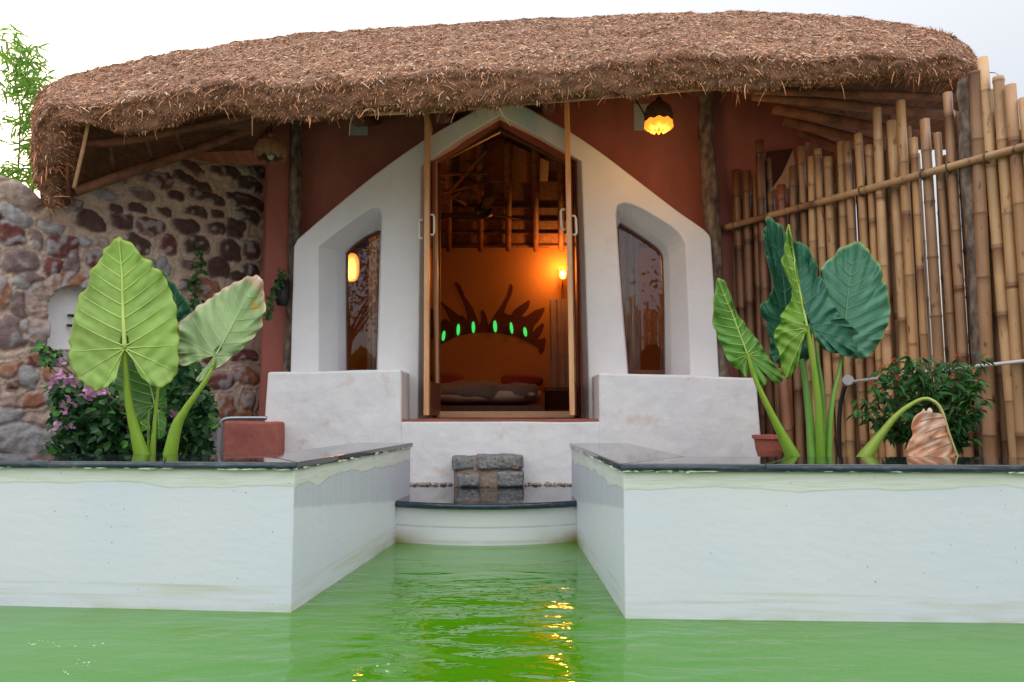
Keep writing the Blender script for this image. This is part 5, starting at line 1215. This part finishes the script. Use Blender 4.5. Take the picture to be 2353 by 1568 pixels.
big_leaf(t,c7,(797,690),(685,75),[(685,73),(697,130),(712,220),(722,300),(745,400),(768,490),(785,590),(800,690),(782,730),(762,800),(747,870),(728,932),(692,990),(660,985),(636,910),(630,850),(610,800),(597,750),(610,692),(641,660),(638,620),(660,580),(697,530),(706,470),(700,420),(681,380),(665,340),(645,290),(655,230),(670,150)],
    YQ-.06,(.22,.42,.05),(.3,.46,.05),(.50,.64,.17),tilt=.03,cup=.02,fold=.10,quilt=.010,ripple=.018,nv=8,seed=14,mid=[(716,300),(757,480)],vw=1.0)
big_leaf(t,c7,(440,852),(262,396),[(262,394),(300,410),(326,460),(345,520),(370,592),(412,650),(440,690),(482,740),(520,790),(547,840),(580,882),(612,930),(645,960),(650,1000),(620,1021),(572,990),(530,955),(552,1000),(545,1036),(510,1020),(480,960),(455,885),(440,985),(400,950),(350,920),(310,860),(288,800),(260,740),(233,660),(234,560),(245,470)],
    YQ-.02,(.13,.33,.05),(.25,.40,.05),vl,tilt=.02,cup=.04,fold=.06,quilt=.011,ripple=.018,nv=8,seed=15,mid=[(330,560),(385,710)],vw=.9)
stalk(t,c7,[(436,838,10),(444,865,18),(487,1000,26),(570,1180,38),(640,1320,54),(705,1452,84)],YQ-.04,YQ,s0,(.18,.36,.03))
stalk(t,c7,[(795,672,14),(800,720,26),(830,900,34),(862,1150,42),(876,1452,54)],YQ-.07,YQ,s0,(.16,.34,.03))
stalk(t,c7,[(765,880,28),(790,1050,38),(812,1250,46),(826,1452,56)],YQ+.12,YQ+.03,(.10,.27,.04),(.15,.34,.03))
stalk(t,c7,[(1003,850,20),(985,960,22),(955,1080,26),(932,1250,36),(925,1452,42)],YQ+.14,YQ+.03,(.16,.34,.05),(.14,.32,.03))
stalk(t,c7,[(827,675,4),(840,740,14),(862,900,22),(885,1060,26),(897,1260,20),(900,1452,18)],YQ+.02,YQ+.04,(.09,.25,.05),(.12,.29,.03),'rolled_leaf')
# withered leaf on a kinked stalk
t=thing('withered_plant',PZ(1990,1046,.5),'bent elephant ear stalk with a withered brown hanging leaf at the right of the planter','plant')
stalk(t,c7,[(1600,1195,16),(1585,1160,18),(1550,1128,20),(1500,1114,22),(1430,1140,24),(1330,1215,32),(1225,1345,50),(1150,1452,84)],YQ-.12,YQ,(.36,.46,.08),(.26,.38,.05))
m_=stalk(t,c7,[(1530,1118,10),(1580,1150,14),(1610,1210,16),(1640,1310,14),(1688,1442,12)],YQ-.13,YQ-.16,(.55,.50,.20),(.5,.42,.18),'midrib')
m_["label"]="drooping yellowish rib of the withered leaf"
ol=[(1478,1190),(1492,1172),(1506,1190),(1524,1168),(1542,1178),(1550,1200),(1600,1208),(1632,1290),(1662,1362),(1690,1445),(1640,1475),(1600,1480),(1560,1475),(1500,1485),(1440,1470),(1388,1445),(1403,1372),(1426,1330),(1418,1280),(1438,1222)]
o2=V2([c7(p) for p in ol],5,True); C=c7((1540,1340)); n=len(o2); vs=[P(*C,YQ-.2)]; cl=[(.6,.34,.18)]
def dl(q,r_,th_):
    x=(q[0]-C[0])/60; y=(q[1]-C[1])/60
    w1=x*.55+y*1.0; f_=.004*math.sin(w1*8+4*mnoise.noise(Vector((x*1.2,y*1.2,0))))+.010*mnoise.noise(Vector((x*2.2,y*1.6,4)))+.016*abs(mnoise.noise(Vector((w1*3.2,x*1.2,4))))+.012*x*x
    return YQ-.16+f_
for j in range(1,27):
    r_=j/26
    for i in range(n):
        p=o2[i]; q=(C[0]+(p[0]-C[0])*r_,C[1]+(p[1]-C[1])*r_); vs.append(P(*q,dl(q,r_,i)))
        k=mnoise.noise(Vector((q[0]*.028,q[1]*.022,2))); k2=mnoise.noise(Vector((q[0]*.06+q[1]*.03,q[1]*.03,5)))*.7
        c=Vector((.80,.54,.38)).lerp(Vector((.80,.36,.15)),max(0,min(1,.5+1.6*k))).lerp(Vector((.88,.74,.64)),max(0,min(1,k2*1.6+.15))).lerp(Vector((.25,.10,.05)),max(0,min(.5,-k2*1.4-.15)))
        xx=(q[0]-C[0])/60; yy=(q[1]-C[1])/60; cr_=abs(mnoise.noise(Vector((xx*.55*3+yy*5,xx*1.4,9)))); c=c.lerp(Vector((.30,.12,.06)),max(0,1-cr_/.04)*.5)
        cl.append(tuple(c))
fs=[(0,1+i,1+(i+1)%n) for i in range(n)]+[(1+j*n+i,1+j*n+(i+1)%n,1+(j+1)*n+(i+1)%n,1+(j+1)*n+i) for j in range(25) for i in range(n)]
m=MB(); m.add(vs,fs,cl); m.nofix=True; o=m.build('withered_leaf',M['deadleaf'],t,smooth_=True); sd=o.modifiers.new('s','SOLIDIFY'); sd.thickness=.002
m=MB()
for (a,b) in (((1625,1275),(1500,1320)),((1640,1330),(1480,1390)),((1655,1380),(1520,1440)),((1612,1225),(1470,1250))):
    l=[]
    for k in range(9):
        q=c7((a[0]+(b[0]-a[0])*k/8,a[1]+(b[1]-a[1])*k/8-6*math.sin(k/8*3.14))); r_=math.hypot(q[0]-C[0],q[1]-C[1])/60; l.append(P(*q,dl(q,min(1,r_),0)-.003))
    m.tube(l,[.003*(1-.6*k/8) for k in range(9)],5,(.42,.2,.1))
m.build('vein',M['stalk'],o,smooth_=True)

# ------------------------------------------------------------------ shrubs
def shrub_leaf(mb,p,l,w_,col,droop=.5):
    d=rv(); d.z-=droop*.6; nrm=Vector((random.gauss(0,.5),-abs(random.gauss(.7,.4)),abs(random.gauss(.6,.4)))); leafcard(mb,p,d,nrm,l,w_,col,.18)
def blob_points(conv,blobs,Y0,n,dz=.25):
    out=[]; tot=sum(b[2]*b[3] for b in blobs)
    for (x,y,rx,ry) in blobs:
        for k in range(int(n*rx*ry/tot)):
            a=random.random()*6.283; r_=math.sqrt(random.random()); q=conv((x+rx*r_*math.cos(a),y+ry*r_*math.sin(a)))
            dep=math.sqrt(max(0,1-r_*r_)); out.append(P(q[0],q[1],Y0+random.uniform(-1,1)*dz*dep))
    return out
t=thing('bougainvillea',PZ(200,1048,.5),'dark leafy bougainvillea with pink flowers behind the light green elephant ears','shrub')
blobs=[(470,1180,150,180),(400,1060,90,90),(600,1270,190,170),(820,1300,200,150),(1050,1250,200,190),(1180,1080,130,180),(1250,1200,100,180),(660,1120,140,110),(1150,900,110,80),(380,1380,90,70),(330,830,60,50),(260,770,40,30),(1230,1380,110,80),(640,1420,200,50),(1000,1000,130,80)]
m=MB(); m.nofix=True
for p in blob_points(c4,blobs,5.0,2700,.28):
    yng=random.random()<.13
    shrub_leaf(m,p,random.uniform(.045,.085),random.uniform(.034,.058),greens((.05,.20,.03),(.12,.36,.06)) if yng else greens((.012,.055,.018),(.035,.13,.03)))
m.build('foliage',M['smallleaf'],t)
m=MB()
for k in range(26):
    b=P(*c4((random.uniform(500,1150),1460)),5.05); q=random.choice(blobs); e=P(*c4((q[0]+random.uniform(-.7,.7)*q[2],q[1]+random.uniform(-.7,.7)*q[3])),5.0+random.uniform(-.2,.2)); m.tube([b,(b+e)/2+rv()*.05,e],[.009,.006,.003],6,sub=4)
m.build('stem',M['bark'],t,smooth_=True,attr=False)
for (x,y,n_) in ((400,960,9),(370,980,5),(450,965,7),(540,1030,6),(560,1060,5),(650,1050,6),(385,860,4),(405,1210,4),(430,1250,3),(330,1265,4),(420,1140,3),(1095,1200,4),(470,1090,3),(580,1080,3),(620,1060,3),(350,1010,3),(440,1120,2)):
    m=MB(); m.nofix=True
    for k in range(max(2,int(n_*.7))):
        q=c4((x+random.gauss(0,26),y+random.gauss(0,20))); p=P(*q,4.80+random.uniform(-.05,.08))
        ax=rv(); ax.y-=.6; ax.normalize(); u_=ax.orthogonal().normalized(); w2=ax.cross(u_)
        for j in range(3):
            an=j*2.094+random.random()*.5; d_=(u_*math.cos(an)+w2*math.sin(an))+ax*.45; leafcard(m,p,d_,ax,.038,.036,greens((.50,.22,.42),(.68,.40,.60)),-.1)
    m.build('flower_cluster',M['petal'],t)
# fence shrub with red flowers
t=thing('firebush',PZ(2180,1045,.5),'leafy shrub with small red flowers before the bamboo fence, behind the withered leaf','shrub')
m=MB(); m.nofix=True; st_=MB(); fl=MB(); fl.nofix=True
b0=P(*c7((1600,1470)),4.55)
random.seed(21)
tips=[(1180,1040),(1230,960),(1280,930),(1330,1010),(1400,860),(1440,920),(1500,870),(1540,950),(1590,890),(1650,930),(1700,880),(1740,930),(1790,960),(1850,870),(1830,1010),(1110,1120),(1160,1180),(1090,1190),(1210,1250),(1300,1120),(1380,1050),(1450,1020),(1530,1060),(1620,1030),(1700,1060),(1780,1080),(1850,1120),(1800,1190),(1700,1180),(1620,1150),(1280,1320),(1340,1280),(1740,1300),(1770,1340),(1560,1200),(1430,1180),(1350,1200),(1240,1100),(1480,960),(1660,1000),(1390,960),(1320,900),(1690,1380),(1720,1240)]
for (x,y) in tips:
    e=P(*c7((x,y)),4.5+random.uniform(-.22,.2)); md=b0.lerp(e,.5)+Vector((0,0,.03))+rv()*.03
    l=crom([b0+rv()*.03,md,e],9); st_.tube(l,[.006*(1-.75*i/len(l)) for i in range(len(l))],5)
    for i,p in enumerate(l):
        if i<6: continue
        for k in range(3 if i>11 else 2):
            d=rv(); d.z=d.z*.5-.25; leafcard(m,p+rv()*.012,d,Vector((0,-.5,1))+rv()*.5,random.uniform(.055,.095),random.uniform(.024,.036),greens((.022,.10,.025),(.07,.22,.05)),.22)
    if y<1060 or random.random()<.2:
        fl=MB(); fl.nofix=True
        for k in range(random.randint(5,9)):
            d=rv()*.8+Vector((0,0,.8)); leafcard(fl,e+rv()*.012+Vector((0,0,.01)),d,rv(),random.uniform(.02,.035),.007,greens((.55,.05,.03),(.75,.13,.04)),.1)
        fl.build('flower_cluster',M['petal'],t)
m.build('foliage',M['smallleaf'],t); st_.build('stem',M['bark'],t,smooth_=True,attr=False)
# creeper on the stone wall
t=thing('creeper',PL(440,720,SAx,SBx),'thin green creeper trailing down the stone wall between the elephant ear leaves','creeper')
m=MB(); m.nofix=True; tr=crom([PL(u,v,SAx,SBx,0)+Vector((wn.x,wn.y,0))*.10 for u,v in ((445,575),(452,612),(440,640),(436,668),(446,700),(440,725),(434,690))],8)
m.tube(tr,.004,5,(.06,.10,.03))
for k in range(70):
    p=random.choice(tr)+rv()*.035; leafcard(m,p,rv()+Vector((0,-.2,-.5)),rv()+Vector((0,-1,.3)),.06,.05,greens((.03,.10,.03),(.07,.2,.05)))
m.build('vine',M['smallleaf'],t)
# bamboo clump behind the left end of the roof
def lance(mb,p,d,l,w_,col):
    d=d.normalized(); nrm=rv(); s_=d.cross(nrm).normalized(); b_=Vector((0,0,-1))
    q=[p,p+d*l*.3+s_*w_,p+d*l*.3-s_*w_,p+d*l*.65+s_*w_*.8+b_*l*.08,p+d*l*.65-s_*w_*.8+b_*l*.08,p+d*l+b_*l*.28]
    mb.add(q,[(0,1,2),(2,1,3,4),(4,3,5)],col)
t=thing('bamboo_clump',(P(60,800,8.2).x,8.2,.24),'sunlit green bamboo foliage rising behind the stone wall at the far left','bamboo plant')
m=MB(); m.nofix=True; st_=MB()
culms=[[(60,900),(40,500),(45,250),(10,75)],[(90,900),(75,480),(85,260),(70,110)],[(20,900),(-10,600),(-60,300),(-100,120)],[(110,900),(95,500),(112,300),(100,210)]]
for c_ in culms:
    l=crom([P(u,v,8.2+.25*math.sin(u)) for u,v in c_],12); st_.tube(l,[.022*(1-.9*i/len(l)) for i in range(len(l))],6)
cent=[(25,85,18,22),(20,120,26,24),(50,140,28,30),(75,130,16,30),(60,185,34,30),(90,180,22,30),(20,190,26,24),(100,215,22,26),(70,230,34,28),(90,265,30,28),(55,280,26,22),(95,310,22,30),(60,330,30,20),(85,350,30,26),(95,380,22,24),(30,385,34,16),(60,405,44,20),(100,415,30,20),(10,400,40,16),(-60,250,60,120)]
for (x,y,rx,ry) in cent:
    for k in range(int(rx*ry/11)):
        a=random.random()*6.283; r_=math.sqrt(random.random()); p=P(x+rx*r_*math.cos(a),y+ry*r_*math.sin(a),8.2+random.uniform(-.35,.35))
        d=Vector((random.gauss(0,.8),random.gauss(0,.6),random.gauss(-.15,.5))); lance(m,p,d,random.uniform(.12,.24),random.uniform(.009,.015),greens((.09,.24,.025),(.24,.46,.05)))
m.build('foliage',M['smallleaf'],t); st_.build('culm',M['bark'],t,smooth_=True,attr=False)
# tall bamboo screen behind the far pool rim, mirrored in the right window
fence2=thing('bamboo_fence',(4,-7.6,.3),'tall bamboo screen across the pool, mirrored in the right window pane','fence')
random.seed(5)
for i in range(62):
    x=1.0+i*.094; bpole((x,-7.6+random.gauss(0,.015),.25),(x+random.gauss(0,.02),-7.6,4.1+random.uniform(-.3,.3)),random.uniform(.038,.046),random.choice(BC+[BD,BD]),seed=300+i,parent=fence2)
m=MB(); m.tube([(.9,-7.52,2.4),(6.9,-7.52,2.75)],.035,10,(.5,.33,.19)); m.build('bamboo_rail',M['bamboo'],fence2,smooth_=True)
# trees behind the viewer, mirrored in the window panes
def tree(x,y,h,rad,seed,label,n=2600):
    random.seed(seed); t=thing('tree',(x,y,.3),label,'tree','trees across the pool'); st_=MB(); m=MB(); m.nofix=True
    tp=Vector((x+.3,y,h*.55)); st_.tube([(x,y,.3),(x+.1,y,h*.3),tp],[.16,.12,.08],10,sub=5)
    for k in range(12):
        a=k/12*6.283+random.random()*.4; e=Vector((x+math.cos(a)*rad*random.uniform(.5,.9),y+math.sin(a)*rad*.6,h*random.uniform(.55,.98)))
        s0_=tp.lerp(Vector((x,y,h*.35)),random.random()*.6); st_.tube([s0_,(s0_+e)/2+Vector((0,0,.2)),e],[.05,.03,.012],7,sub=4)
        for j in range(n//12):
            p=e+Vector((random.gauss(0,rad*.28),random.gauss(0,rad*.25),random.gauss(0,h*.10))); leafcard(m,p,rv()+Vector((0,0,-.4)),rv(),random.uniform(.12,.2),.09,greens((.02,.07,.015),(.06,.16,.03)))
    st_.build('trunk',M['bark'],t,smooth_=True,attr=False); m.build('crown',M['smallleaf'],t)
tree(-5.5,-9.5,6.6,2.6,31,'leafy tree across the pool, mirrored in the left window pane'); tree(-9.5,-8.8,5.8,2.6,32,'broad leafy tree far left across the pool'); tree(.5,-11,6.4,2.4,33,'leafy tree across the pool facing the door'); tree(6.8,-9.8,5.6,2.0,34,'small leafy tree right across the pool by the fence')
